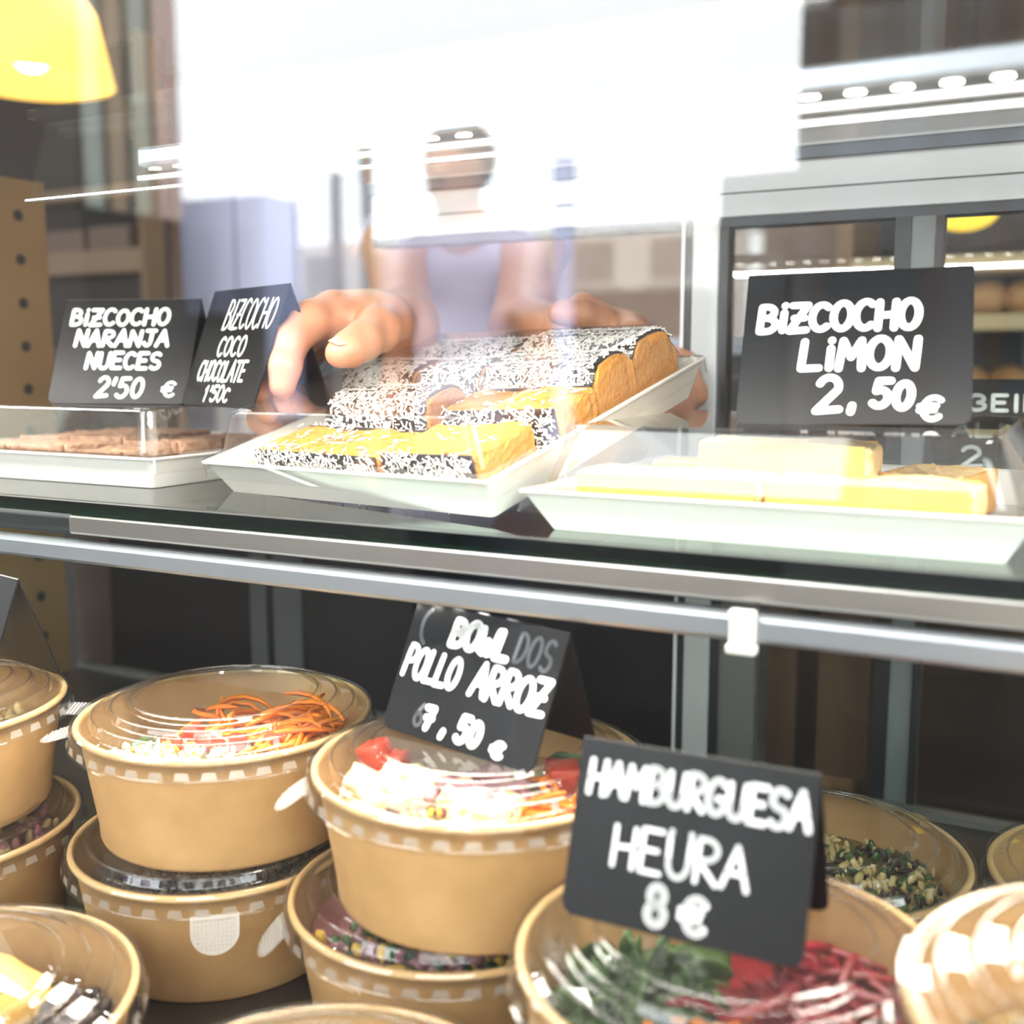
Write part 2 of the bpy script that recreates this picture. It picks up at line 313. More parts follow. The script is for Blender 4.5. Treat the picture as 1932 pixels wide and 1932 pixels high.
for k, (x, r, h) in enumerate(((640, .085, 3.75), (697, .085, 4.05), (1062, .13, 3.7))):
    p = at_y(x, 683, 12); bm = bmesh.new(); lathe(bm, [(0, 0), (r*1.6, 0), (r*1.6, .5), (r, .6), (r, h-.1), (r*.9, h-.03), (0, h)], 20)
    o = build('street_post', bm, POSTM[k], None, True); o.location = (p.x, mirror_y(12), 0)
    tag(o, ('grey street post mirrored left of the passer-by, farther of two', 'taller green grey street post mirrored nearest the passer-by', 'slim lilac post mirrored right of the passer-by')[k], 'street post')

# ================================================================== THE DISPLAY CASE (one thing, fixed parts)
BY = .92
case = empty('display_case', (0, 0, 0), 0, 'glass fronted food display case with glass shelf, steel rails and lit decks', 'display case')
DECK, SHELF = ZC-.3715, ZC-.092
XL, XR = -1.068, 1.1
boxo('base_cabinet', (XL, XR, GY, BY+.02, 0, DECK-.012), CHARC, case)
boxo('deck', (XL, XR, GY+.008, BY+.02, DECK-.012, DECK), mat('deck_metal', (.055, .045, .04), .3, .3), case)
# left end panel with shelf pin holes
bm = bmesh.new(); box(bm, XL-.02, XL, .45, BY-.022, DECK, ZC+.203)
for y in (.585, .861):
    for k in range(11):
        z = ZC+.163-.0485*k; c = [bm.verts.new((XL+.0006, y+.0062*math.cos(2*PI*i/14), z+.0062*math.sin(2*PI*i/14))) for i in range(14)]; d = [bm.verts.new((XL-.004, v.co.y, v.co.z)) for v in c]
        bm.faces.new(c).material_index = 1
        for i in range(14): bm.faces.new((c[i], c[(i+1) % 14], d[(i+1) % 14], d[i])).material_index = 1
build('end_panel', bm, [mat('tan_end_panel', (.22, .13, .05), .5, noise=(5, .4, (.28, .17, .07))), DARK], case)
# glass shelf with dark edge, beam, led rail, clip
bm = bmesh.new(); box(bm, -1.05, XR, .512, BY-.03, SHELF-.0085, SHELF)
build('glass_shelf', bm, clear('green_shelf_glass', (.80, .91, .84), .03, .05), case)
boxo('shelf_edge', (-1.05, XR, .505, .512, SHELF-.0088, SHELF-.0003), EDGE, case)
boxo('shelf_beam', (-.598, XR, .507, .53, ZC-.1152, ZC-.1015), STEEL, case, .002)
boxo('shelf_support', (-1.05, XR, .544, .55, ZC-.1185, ZC-.1012), DARK, case); boxo('shelf_support_base', (-1.05, XR, .53, .55, ZC-.1205, ZC-.1185), DARK, case)
boxo('led_rail', (-1.05, XR, .500, .516, ZC-.1330, ZC-.1195), ALU, case, .0025)
bm = bmesh.new(); box(bm, -.1395, -.1268, .4935, .5005, ZC-.1365, ZC-.1165, .002); box(bm, -.1405, -.1258, .4925, .5005, ZC-.1375, ZC-.1325, .0015); box(bm, -.1395, -.1268, .4925, .5005, ZC-.1195, ZC-.1160, .0015)
build('rail_clip', bm, mat('white_clip_plastic', (.75, .74, .68), .4), case)
LEDM = emitter('led_chips', (1, .95, .86), 60)
def leds(name, x0, x1, step, y, z, r):
    bm = bmesh.new(); x = x0
    while x < x1:
        c = [bm.verts.new((x+r*1.5*math.cos(2*PI*i/10), y+r*math.sin(2*PI*i/10), z)) for i in range(10)]; bm.faces.new(c[::-1]); x += step
    return build(name, bm, LEDM, case, recalc=False)
leds('deck_led_strip', -1.0, XR, .018, .508, ZC-.1336, .0022)
# upper glass top, hanging glass strip, led profile, rear header
bm = bmesh.new(); loft(bm, [[(-.612, .505, ZC+.155), (XR, .505, ZC+.155), (XR, .505, ZC+.161), (-.612, .505, ZC+.161)], [(-.612, BY, ZC+.168), (XR, BY, ZC+.168), (XR, BY, ZC+.174), (-.612, BY, ZC+.174)]], True, True)
build('glass_top', bm, GLASS, case)
bm = bmesh.new(); loft(bm, [[(-.612, .5035, ZC+.104), (XR, .5035, ZC+.104), (XR, .5065, ZC+.104), (-.612, .5065, ZC+.104)], [(-.612, .517, ZC+.155), (XR, .517, ZC+.155), (XR, .520, ZC+.155), (-.612, .520, ZC+.155)]], True, True); build('hanging_glass_strip', bm, GLASS, case)
boxo('strip_edge', (-.612, XR, .4995, .5055, ZC+.1030, ZC+.1042), mat('bright_glass_edge', (.34, .37, .39), .15), case)
boxo('led_profile', (-.52, XR, .507, .527, ZC+.1185, ZC+.1300), ALU, case, .002)
boxo('led_profile_lip', (-.52, XR, .507, .511, ZC+.1105, ZC+.1130), WHITEP, case)
leds('shelf_led_strip', -.515, XR, .020, .517, ZC+.1182, .0030)
boxo('rear_header', (-.63, XR, BY, BY+.03, ZC+.121, ZC+.163), WHITEP, case, .001)
boxo('header_groove', (-.63, XR, BY-.0008, BY+.002, ZC+.1395, ZC+.1408), GREYP, case)
boxo('header_cap', (-.63, XR, BY-.006, BY+.03, ZC+.163, ZC+.1725), mat('blue_grey_metal', (.16, .18, .22), .4), case)
boxo('header_lip', (-.63, XR, BY-.008, BY+.03, ZC+.1725, ZC+.1740), WHITEP, case)
boxo('header_track', (-.63, XR, BY+.002, BY+.026, ZC+.113, ZC+.121), mat('track_grey', (.05, .055, .065), .4), case)
# rear posts, lower back panel, door frames and panes
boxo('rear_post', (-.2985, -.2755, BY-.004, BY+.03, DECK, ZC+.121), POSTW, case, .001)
boxo('rear_post_seal', (-.3050, -.2990, BY-.003, BY+.03, DECK, ZC+.121), DARK, case)
boxo('rear_post_bead', (-.3080, -.3052, BY-.004, BY+.03, DECK, ZC+.121), WHITEP, case)
boxo('back_panel', (XL, -.309, BY, BY+.02, DECK, ZC-.105), CHARC, case)
boxo('door_frame', (-.2755, -.268, BY, BY+.02, DECK, ZC+.113), DARK, case)
boxo('door_frame', (-.268, -.236, BY+.004, BY+.02, DECK, ZC-.11), GREYP, case)
boxo('door_frame', (-.134, -.122, BY, BY+.02, DECK, ZC+.113), DARK, case)
boxo('door_frame', (-.122, -.104, BY+.002, BY+.018, DECK, ZC+.113), mat('pale_blue_metal', (.15, .17, .18), .4), case)
boxo('door_frame', (-.104, -.098, BY, BY+.02, DECK, ZC+.113), DARK, case)
boxo('sliding_door_pane', (-.268, XR, BY+.008, BY+.012, DECK, ZC+.113), PANE, case)
for xa, xb, m_ in ((478, 508, mat('grey_reflection_band', (.05, .052, .054), .5)), (522, 574, mat('grey_reflection_band', (.05, .052, .054), .5)), (150, 215, mat('brown_band', (.05, .026, .016), .5))):
    boxo('panel_band', (at_y(xa, 1190, BY).x, at_y(xb, 1190, BY).x, BY-.004, BY+.001, DECK+.006, ZC-.105), m_, case)  # grey bands paint faint reflections onto the back panel
for xa, xb in ((1447, 1500), (1543, 1636)): boxo('wood_board', (at_y(xa, 1300, BY+.05).x, at_y(xb, 1300, BY+.05).x, BY+.05, BY+.06, DECK, ZC-.10), mat('brown_board', (.20, .10, .055), .5, stretch=(6, 1, 1), noise=(8, .4, (.14, .07, .04))), case)
boxo('door_sill', (XL, XR, BY-.012, BY, DECK, DECK+.006), GREYP, case)
boxo('front_glass', (-2.2, 1.6, GY, GY+.006, DECK-.2, ZC+.62), GLASS, case)['label'] = 'clear front pane mirroring the street'
# ================================================================== FOOD BOWLS
def bowl_body(name, H, parent):
    bm = bmesh.new(); rb = .0785
    o = [(0, .006), (rb-.003, .006), (rb-.0015, 0), (rb, 0), (rb+.0008, .002)]
    for k in range(1, 9): f = k/8; o.append((rb+(.0888-rb)*f, .002+(H-.006)*f))
    for a in range(-80, 181, 26): o.append((.0903+.0022*math.cos(math.radians(a)), H-.0022+.0022*math.sin(math.radians(a))))
    for k in range(0, 9): f = k/8; o.append((.0880-(.0880-rb+.001)*f, H-.003-(H-.011)*f))
    o += [(rb-.004, .0075), (0, .0075)]
    lathe(bm, o, 96)
    for f in bm.faces:
        c = f.calc_center_median()
        if c.z > H-.0052 and math.hypot(c.x, c.y) > .0882: f.material_index = 1
    return build(name, bm, [KRAFT, KRAFT_RIM], parent, True)
def bowl_lid(H, parent):
    bm = bmesh.new()
    z = H
    prof = [(.0967, z-.0125), (.0950, z-.0120), (.0945, z-.0010), (.0932, z+.0010), (.0895, z+.0010), (.0880, z-.0018), (.0832, z-.0005), (.0810, z+.0050), (.0716, z+.0058), (.0698, z+.0092), (.0605, z+.0098), (.0580, z+.0122), (.03, z+.0124), (0, z+.0124)]
    out = []
    for (a, b) in zip(prof, prof[1:]):
        out.append(a); out.append((a[0]*.8+b[0]*.2, a[1]*.8+b[1]*.2)); out.append((a[0]*.2+b[0]*.8, a[1]*.2+b[1]*.8))
    out.append(prof[-1]); lathe(bm, out, 96)
    for rr, zz in ((.0578, z+.0124), (.0697, z+.0094), (.0812, z+.0051)):
        lathe(bm, [(rr+.0006*math.cos(2*PI*q/8), zz+.0006*math.sin(2*PI*q/8)) for q in range(8)], 96, closed=True)
    l = build('lid', bm, LID, parent, True); l['label'] = 'clear domed lid with stepped rings'
    bm = bmesh.new()
    for i in range(40):
        a = 2*PI*i/40; c, s = math.cos(a), math.sin(a); w = .0046
        q = [bm.verts.new((R*c-t*s, R*s+t*c, zz)) for R, t, zz in ((.0958, -w*.75, z-.0058), (.0958, w*.75, z-.0058), (.0964, w, z-.0102), (.0964, -w, z-.0102))]; bm.faces.new(q)
    build('snap_notches', bm, clear('notch_glint', (1, 1, 1), .15, .10, .40, (.95, .92, .86)), l)  # notches made milky white to paint the glints of clear plastic
    return l
def pull_tab(l, H, ang, droop):
    bm = bmesh.new(); rnd = 12; pts = [(-.0135, .0945), (.0135, .0945)] + [(.0135*math.cos(PI*i/rnd), .104+.012*math.sin(PI*i/rnd)) for i in range(rnd+1)]
    top = [bm.verts.new((x, y, 0)) for x, y in pts]; bm.faces.new(top)
    for gx in np.arange(-.011, .0115, .0022):
        for gy in np.arange(.0975, .115, .0022):
            if gx*gx/.0125**2 + max(0, gy-.104)**2/.0115**2 < .85: ellipsoid(bm, (gx, gy, .0004), (.0007, .0007, .0006), None, 6, 4)
    o = build('pull_tab', bm, FROST, l); o.rotation_mode = 'XYZ'
    o.matrix_local = Matrix.Rotation(ang-PI/2, 4, 'Z') @ Matrix.Translation((0, .0945, H-.010)) @ Matrix.Rotation(-droop, 4, 'X') @ Matrix.Translation((0, -.0945, 0))
    o['label'] = 'frosted dotted pull tab'
def bowl(x, y, zr, label, tab=None, H=.0725, group='kraft food bowls with clear lids'):
    t = empty('food_bowl', (x, y, ZC+zr-H), 0, label, 'food bowl', group)
    bowl_body('paper_bowl', H, t); l = bowl_lid(H, t)
    if tab: pull_tab(l, H, math.radians(tab[0]), math.radians(tab[1]))
    return t
def toward(x, y):                           # unit vectors at a spot: picture right, toward the viewer
    d = Vector((-x, -y, 0)).normalized(); return Vector((-d.y, d.x, 0)), d
B1 = bowl(-.472, .5155, -.221, 'kraft bowl of shredded carrot and rice on top of the left stack', (214, 14))
B1b = bowl(-.474, .508, -.299, 'kraft bowl underneath the carrot bowl with hanging tab in front', (-50, 66))
B2 = bowl(-.280, .505, -.2165, 'kraft bowl of chicken and rice carrying the pollo arroz sign', (216, 34))
B2b = bowl(-.298, .5045, -.2955, 'kraft bowl underneath the chicken bowl showing purple filling', (222, 46))
B0 = bowl(-.668, .437, -.221, 'kraft bowl cut off at left edge carrying a blank black sign', (35, 5))
B0b = bowl(-.655, .432, -.299, 'kraft bowl underneath the leftmost bowl with blank sign')
B5 = bowl(-.461, .298, -.299, 'kraft bowl with golden omelette at bottom left corner', (20, 60))
B6 = bowl(-.245, .305, -.299, 'kraft bowl just showing its rim at bottom centre')
B3 = bowl(-.116, .430, -.250, 'kraft bowl of beetroot and greens carrying the hamburguesa sign', None, .1215)
B7 = bowl(.052, .372, -.200, 'kraft bowl blurred in the bottom right corner')
B7b = bowl(.066, .374, -.2785, 'kraft bowl underneath the bottom right corner bowl', None, .093)
B8 = bowl(-.127, .660, -.299, 'kraft bowl of dark herbed grains behind the hamburguesa sign')
B9 = bowl(.062, .700, -.299, 'kraft bowl of salad at right edge behind the corner bowl')

# ------------------------------------------------------------------ what is in the bowls
RN = random.Random(5)
RICE = mat('rice', (.86, .76, .52), .5); CORN = mat('corn', (.90, .58, .08), .4); CARROT = mat('carrot', (.95, .22, .012), .45, noise=(60, .3, (.97, .32, .03)))
TOMATO = mat('tomato', (.52, .03, .012), .3, noise=(40, .3, (.66, .07, .03))); LEAF = mat('green_leaf', (.035, .075, .02), .45, noise=(30, .3, (.06, .13, .03)))
CHICK = mat('chicken', (.82, .58, .30), .5, noise=(50, .3, (.88, .70, .42)), bump=(150, .4)); BEET = mat('beetroot', (.10, .001, .004), .4, noise=(30, .3, (.22, .003, .014)))
PURPLE = mat('red_onion', (.22, .05, .07), .3, noise=(40, .3, (.42, .20, .22))); BEAN = mat('black_bean', (.035, .018, .018), .3); GRAIN = mat('grain', (.38, .24, .09), .5, noise=(90, .3, (.62, .50, .22)))
OMEL = mat('omelette', (.80, .40, .07), .45, noise=(25, .35, (.90, .58, .16)), bump=(60, .4))
def rot(): return Euler((RN.random()*6.3, RN.random()*6.3, RN.random()*6.3))
def shreds(bm, p, n, spread, L, w, up=1.0, mi=0, lim=.079):
    k_ = 0
    while k_ < n:
        c = Vector(p)+Vector((RN.gauss(0, spread[0]), RN.gauss(0, spread[1]), abs(RN.gauss(0, spread[2]))*up)); a = RN.random()*6.28; l = L*(.6+.7*RN.random()); k = RN.gauss(0, .5); el = RN.gauss(0, .22)
        pts = []
        for i in range(6): s = (i/5-.5)*l; aa = a+k*(i/5-.5)*2; pts.append(c+Vector((s*math.cos(aa), s*math.sin(aa), s*el-s*s*8)))
        if max(math.hypot(q.x, q.y) for q in pts) > lim: continue
        k_ += 1; tube(bm, pts, [w*.6, w, w, w, w, w*.5], 4, mi)
def mound(name, m, bowl_o, label, cat, fn, grp=None):
    bm = bmesh.new(); fn(bm); o = build(name, bm, m, None, True); o.location = bowl_o.location; return tag(o, label, cat, grp, 'stuff')
def inb(bx, r, u, v, z):                    # u right, v toward viewer, in bowl-centred coordinates
    e, f = toward(bx.location.x, bx.location.y); return e*u+f*v+Vector((0, 0, z))
def bed(bm, bx, n, rng, zr, size, mi=lambda: 0, lim=.079, el=(1, .45, .4)):
    k = 0
    while k < n:
        u, v = RN.uniform(*rng[0]), RN.uniform(*rng[1])
        if math.hypot(u, v) > lim: continue
        p = inb(bx, 0, u, v, RN.uniform(*zr)-max(0, math.hypot(u, v)-.055)*.25); ellipsoid(bm, p, [size*e*(.8+.4*RN.random()) for e in el], rot(), 6, 4, mi()); k += 1
def filling(bm, bx, z, rng=None, lim=.079, mi=0):   # a solid bed under the loose pieces
    vs_ = []
    for i in range(40):
        a = 2*PI*i/40; u, v = lim*math.cos(a), lim*math.sin(a)
        if rng: u = min(max(u, rng[0][0]), rng[0][1]); v = min(max(v, rng[1][0]), rng[1][1])
        vs_.append(inb(bx, 0, u, v, 0))
    loft(bm, [[p*.93+Vector((0, 0, .0085)) for p in vs_], [p+Vector((0, 0, z)) for p in vs_]], True, True, mi)
def chunk(name, m, bx, u, v, z, s, label, cat, grp, el=(1, .75, .6)):
    bm = bmesh.new()
    if el[2] < .3: bmesh.ops.create_icosphere(bm, subdivisions=2, radius=1)
    else: box(bm, -.85, .85, -.85, .85, -.85, .85, .28); bmesh.ops.subdivide_edges(bm, edges=[e for e in bm.edges if e.calc_length() > .6], cuts=1, use_grid_fill=True)
    for vtx in bm.verts: vtx.co = Vector((vtx.co.x*el[0], vtx.co.y*el[1], vtx.co.z*el[2]))*s*(1+RN.uniform(-.10, .10))
    o = build(name, bm, m, None, True); o.rotation_euler = rot(); o.location = bx.location+inb(bx, 0, u, v, z); return tag(o, label, cat, grp)
# carrot bowl
def f(bm): filling(bm, B1, .050, ((-.06, .08), (-.005, .08))); bed(bm, B1, 520, ((-.075, .03), (.01, .08)), (.050, .060), .0042, lambda: RN.choice((0, 0, 0, 1)))
mound('rice_and_corn', [RICE, CORN], B1, 'pale rice with corn under the front of the carrot bowl lid', 'rice', f)
def f(bm):
    shreds(bm, inb(B1, 0, .052, .012, .056), 90, (.014, .016, .008), .045, .0019); shreds(bm, inb(B1, 0, .012, -.006, .058), 34, (.018, .010, .006), .05, .0019)
mound('shredded_carrot', CARROT, B1, 'bright orange shredded carrot at the right inside the carrot bowl', 'carrot', f)
for i, (u, v, s) in enumerate(((-.020, .012, .009), (-.010, .030, .009), (.006, .034, .008), (.026, .040, .008), (-.033, .020, .007))):
    chunk('tomato_piece', TOMATO, B1, u, v, .060, s, 'red tomato piece among the rice in the carrot bowl', 'tomato', 'tomato pieces in the carrot bowl')
for i, (u, v, s) in enumerate(((-.052, .014, .008), (-.044, .022, .006), (.024, .022, .006))):
    chunk('herb_leaf', LEAF, B1, u, v, .061, s, 'small green leaf in the carrot bowl', 'leaf', 'green leaves in the carrot bowl', (1, .6, .15))
# chicken bowl
def f(bm): filling(bm, B2, .046); bed(bm, B2, 420, ((-.08, .02), (-.02, .08)), (.046, .056), .0044, lambda: RN.choice((0, 0, 1)))
mound('rice_and_corn', [RICE, CORN], B2, 'pale rice with corn along the front of the chicken bowl', 'rice', f)
for i in range(15):
    a = RN.random(); u, v = -.066+.075*a+RN.gauss(0, .006), .005+.05*a+RN.gauss(0, .012)
    if math.hypot(u, v) < .072: chunk('chicken_piece', CHICK, B2, u, v, .060, .0115, 'cream coloured chicken chunk in the bowl below the pollo arroz sign', 'chicken', 'chicken chunks in the chicken bowl')
for (u, v, s) in ((-.058, -.022, .014), (-.046, -.012, .011)):
    chunk('tomato_wedge', TOMATO, B2, u, v, .062, s, 'red tomato wedge at upper left in the chicken bowl', 'tomato', 'tomato wedges left of the pollo arroz sign')
for (u, v, s) in ((.045, .004, .015),): chunk('tomato_wedge', TOMATO, B2, u, v, .058, s, 'red tomato wedge right of the pollo arroz sign foot', 'tomato', None)
def f(bm): shreds(bm, inb(B2, 0, .036, .047, .052), 80, (.020, .009, .005), .045, .0019)
mound('shredded_carrot', CARROT, B2, 'orange shredded carrot at front right inside the chicken bowl', 'carrot', f)
def f(bm): shreds(bm, inb(B2, 0, -.004, .022, .060), 26, (.016, .008, .004), .03, .0035)
mound('red_onion_strips', PURPLE, B2, 'pinkish onion strips just below the pollo arroz sign', 'onion', f)
for (u, v, s) in ((.052, -.016, .016), (.062, -.004, .012)): chunk('salad_leaf', LEAF, B2, u, v, .060, s, 'dark green leaf behind the sign in the chicken bowl', 'leaf', 'leaves in the chicken bowl', (1, .7, .18))
# bowls underneath
def f(bm): filling(bm, B2b, .052); bed(bm, B2b, 160, ((-.08, .08), (.02, .08)), (.054, .060), .008, lambda: RN.choice((0, 0, 1, 2)))
mound('bean_salad', [PURPLE, CORN, LEAF], B2b, 'purple onion and bean salad in the bowl under the chicken bowl', 'salad', f)
def f(bm): filling(bm, B1b, .052); bed(bm, B1b, 160, ((-.08, .08), (.02, .08)), (.054, .060), .007, lambda: RN.choice((0, 0, 1)))
mound('bean_salad', [mat('dark_bean_mix', (.07, .05, .035), .35, noise=(50, .3, (.12, .09, .06))), BEAN], B1b, 'dark brown bean salad in the bowl under the carrot bowl', 'salad', f)
def f(bm): filling(bm, B0, .040); bed(bm, B0, 160, ((-.08, .08), (-.08, .08)), (.042, .052), .006)
mound('grain_salad', GRAIN, B0, 'brown grain salad in the leftmost bowl', 'salad', f)
def f(bm): filling(bm, B0b, .050); bed(bm, B0b, 90, ((0, .08), (-.08, .08)), (.052, .060), .007, lambda: RN.choice((0, 1)))
mound('mixed_salad', [PURPLE, GRAIN], B0b, 'brown mixed salad in the bowl under the leftmost bowl', 'salad', f)
# omelette bowl
def f(bm): filling(bm, B5, .036); bed(bm, B5, 330, ((-.08, .08), (-.02, .08)), (.038, .052), .006, el=(1, .7, .6))
mound('black_beans', BEAN, B5, 'dark beans beside the omelette at bottom left', 'beans', f)
bm = bmesh.new(); box(bm, -.045, .045, -.03, .03, 0, .026, .007); bmesh.ops.subdivide_edges(bm, edges=bm.edges, cuts=2, use_grid_fill=True)
for v in bm.verts: v.co += Vector((RN.gauss(0, .0012), RN.gauss(0, .0012), RN.gauss(0, .001)))
o = build('omelette_slice', bm, OMEL, None, True); e, fw = toward(*B5.location.xy); o.location = B5.location+e*.0-fw*.012+Vector((0, 0, .046)); o.rotation_euler = (0, math.radians(8), math.atan2(e.y, e.x)+.5); tag(o, 'golden omelette slice under the lid at bottom left', 'omelette')
def f(bm): filling(bm, B6, .045); bed(bm, B6, 100, ((-.08, .08), (-.08, .08)), (.046, .055), .006)
mound('grain_salad', GRAIN, B6, 'brown grain salad in the bottom centre bowl', 'salad', f)
# beetroot and greens
def f(bm): filling(bm, B3, .085, ((0, .08), (-.08, .08))); shreds(bm, inb(B3, 0, .046, .0, .092), 150, (.018, .026, .008), .04, .0026, mi=0)
mound('shredded_beetroot', BEET, B3, 'dark red shredded beetroot right of the hamburguesa sign', 'beetroot', f)
def f(bm):
    filling(bm, B3, .080, ((-.08, 0), (-.08, .08)))
    for _ in range(130):
        u, v = RN.uniform(-.076, .0), RN.uniform(-.05, .078)
        if math.hypot(u, v) < .076: ellipsoid(bm, inb(B3, 0, u, v, RN.uniform(.084, .098)), (.011, .006, .0012), rot(), 7, 4)
mound('salad_greens', LEAF, B3, 'dark green leaves at left under the hamburguesa bowl lid', 'salad leaves', f)
def f(bm): shreds(bm, inb(B3, 0, .002, .056, .094), 70, (.014, .010, .006), .04, .0022)
mound('shredded_carrot', CARROT, B3, 'orange shredded carrot below the hamburguesa sign', 'carrot', f)
def f(bm): shreds(bm, inb(B3, 0, .020, .060, .095), 26, (.012, .008, .005), .03, .003)
mound('pickled_onion', mat('magenta_onion', (.42, .01, .10), .3), B3, 'magenta pickled onion below the hamburguesa sign', 'onion', f)
# corner, grains, right edge
def f(bm): filling(bm, B7, .030); bed(bm, B7, 200, ((-.08, .08), (-.08, .08)), (.030, .040), .008, lambda: RN.choice((0, 0, 1)))
mound('mixed_salad', [GRAIN, LEAF], B7, 'mixed salad inside the blurred bottom right bowl', 'salad', f)
for (u, v, s) in ((-.034, .03, .018), (-.02, .048, .014)): chunk('roast_pumpkin', CARROT, B7, u, v, .05, s, 'orange roast pumpkin cube in the bottom right bowl', 'pumpkin', 'pumpkin cubes in the bottom right bowl')
def f(bm): filling(bm, B7b, .05)
mound('grain_salad', GRAIN, B7b, 'grain salad in the bowl under the corner bowl', 'salad', f)
def f(bm): filling(bm, B8, .046); bed(bm, B8, 700, ((-.08, .08), (-.06, .08)), (.046, .056), .0048, lambda: RN.choice((0, 0, 1, 2)), el=(1, .6, .3))
mound('herbed_grains', [GRAIN, LEAF, BEAN], B8, 'dark herbed grains under the lid behind the hamburguesa sign', 'grains', f)
def f(bm): filling(bm, B9, .040); bed(bm, B9, 130, ((-.08, .05), (-.03, .08)), (.042, .055), .011, lambda: RN.choice((0, 1)), el=(1, .6, .2))
mound('leaf_salad', [LEAF, mat('bright_leaf', (.16, .26, .05), .4)], B9, 'green leaf salad in the bowl at right edge', 'salad', f)
# ================================================================== CAKE TRAYS
def tray(W, D, hb, ins, H, lin, label, cones=False):
    t = empty('cake_tray', (0, 0, 0), 0, label, 'cake tray', 'white cake trays with clear lids')
    bm = bmesh.new(); th = .0011
    loft(bm, [rrect(W-2*ins, D-2*ins, .003, -hb), rrect(W, D, .003, 0), rrect(W+.004, D+.004, .004, -.0002), rrect(W+.004, D+.004, .004, .0010), rrect(W-.002, D-.002, .003, .0012), rrect(W-2*ins-2*th, D-2*ins-2*th, .002, -hb+th)], True, True)
    build('tray_base', bm, PAPER, t)
    bm = bmesh.new(); g = .0035
    loft(bm, [rrect(W+.007, D+.007, .006, -.0105), rrect(W+.0052, D+.0052, .006, -.010), rrect(W+.0046, D+.0046, .006, .0020), rrect(W-.012, D-.012, .006, .0024), rrect(W-.016, D-.016, .008, .0008+.003), rrect(W-2*lin+.002, D-2*lin+.002, .010, H-.0025), rrect(W-2*lin, D-2*lin, .010, H-.0006), rrect(W-2*lin-.006, D-2*lin-.006, .009, H)], False, True)
    if cones:
        for sx in (-1, 1):
            lathe_b = bmesh.new(); lathe(lathe_b, [(.0135, .002), (.0095, H-.002), (.0085, H-.0008), (0, H-.0010)], 24)
            for v in lathe_b.verts: v.co += Vector((sx*(W/2-lin-.004), -(D/2-lin-.006), 0))
            me = bpy.data.meshes.new('tmp'); lathe_b.to_mesh(me); lathe_b.free(); bm.from_mesh(me); bpy.data.meshes.remove(me)
    l = build('lid', bm, LID, t); l['label'] = 'clear raised plastic lid'
    return t
def flakes(bm, pts, n, rn, dx=0):
    """pts: list of (point, normal) patches to scatter coconut shreds on"""
    for _ in range(n):
        p, nr = pts[rn.randrange(len(pts))]
        if dx: p = Vector((rn.uniform(-dx, dx), p.y, p.z))
        a = nr.orthogonal().normalized(); b = nr.cross(a); th = rn.random()*6.283
        d = (a*math.cos(th)+b*math.sin(th)+nr*rn.uniform(-.25, .35)).normalized(); s = d.cross(nr).normalized(); q = p+nr*rn.uniform(.0001, .0012)+a*rn.gauss(0, .002)+b*rn.gauss(0, .002)
        L, w, h = rn.uniform(.0013, .0030), rn.uniform(.00035, .0006), .0003; k = s.cross(d)
        vs_ = [bm.verts.new(q+d*L*i+s*w*j+k*h*m) for i in (-1, 1) for j in (-1, 1) for m in (-1, 1)]
        for f4 in ((0, 1, 3, 2), (4, 6, 7, 5), (0, 4, 5, 1), (2, 3, 7, 6), (0, 2, 6, 4), (1, 5, 7, 3)): bm.faces.new([vs_[i] for i in f4])
def loaf_piece(T, x, y, z, rz, L, Wd, Hh, label, nf=750, seed=1, lean=0):
    """piece of glazed loaf: domed, chocolate over top and sides, cut crumb at both ends"""
    rn = random.Random(seed); t = empty('cake_slice', (0, 0, 0), 0, label, 'cake slice', 'chocolate coconut cake slices'); t.matrix_world = T @ Matrix.Translation((x, y, z)) @ Matrix.Rotation(rz, 4, 'Z') @ Matrix.Rotation(lean, 4, 'X')
    def arch(off, n=18):
        pts = [(-Wd/2-off, 0)]
        for i in range(n+1):
            a = PI-PI*i/n; cx, sx = math.cos(a), math.sin(a); e = .55
            pts.append(((Wd/2+off)*math.copysign(abs(cx)**e, cx), Hh*.45+(Hh*.55+off)*abs(sx)**.8))
        pts.append((Wd/2+off, 0)); return pts
    bm = bmesh.new(); nx = 9; A = arch(0); loops = []
    for i in range(nx): loops.append([(-L/2+L*i/(nx-1)+(rn.uniform(-.0012, .0012) if 0 < i < nx-1 else rn.uniform(-.001, .001)), p[0], p[1]) for p in A])
    loft(bm, loops, True, True); build('crumb', bm, CRUMB, t)
    bm = bmesh.new(); A = arch(.0018); A2 = arch(.0002); lo = []; patch = []
    for i in range(nx):
        xx = -L/2+.001+(L-.004)*i/(nx-1); ring = []
        for k, p in enumerate(A): jx = rn.uniform(-.0016, .0016) if i in (0, nx-1) else 0; ring.append((xx+jx, p[0], max(.001, p[1]+rn.uniform(-.0004, .0004))))
        lo.append(ring)
        for k in range(1, len(A)-1):
            tx = Vector((0, A[k+1][0]-A[k-1][0], A[k+1][1]-A[k-1][1])).normalized(); nr = Vector((0, -tx.z, tx.y))
            if nr.dot(Vector((0, A[k][0], A[k][1]-Hh*.4))) < 0: nr = -nr
            if A[k][1] > Hh*.32: patch += [(Vector((xx, A[k][0], A[k][1])), nr)]*(3 if A[k][1] > Hh*.6 else 1)
    inner = [[(p[0], q[0], q[1]) for p, q in zip(r, A2)] for r in lo]
    loft(bm, [inner[0]]+lo+[inner[-1]]); build('chocolate_glaze', bm, CHOC, t, True)
    bm = bmesh.new(); flakes(bm, patch, int(nf*1.3), rn, L/2-.003); o = build('coconut_flakes', bm, COCO, t, recalc=False); o['kind'] = 'stuff'
    return t
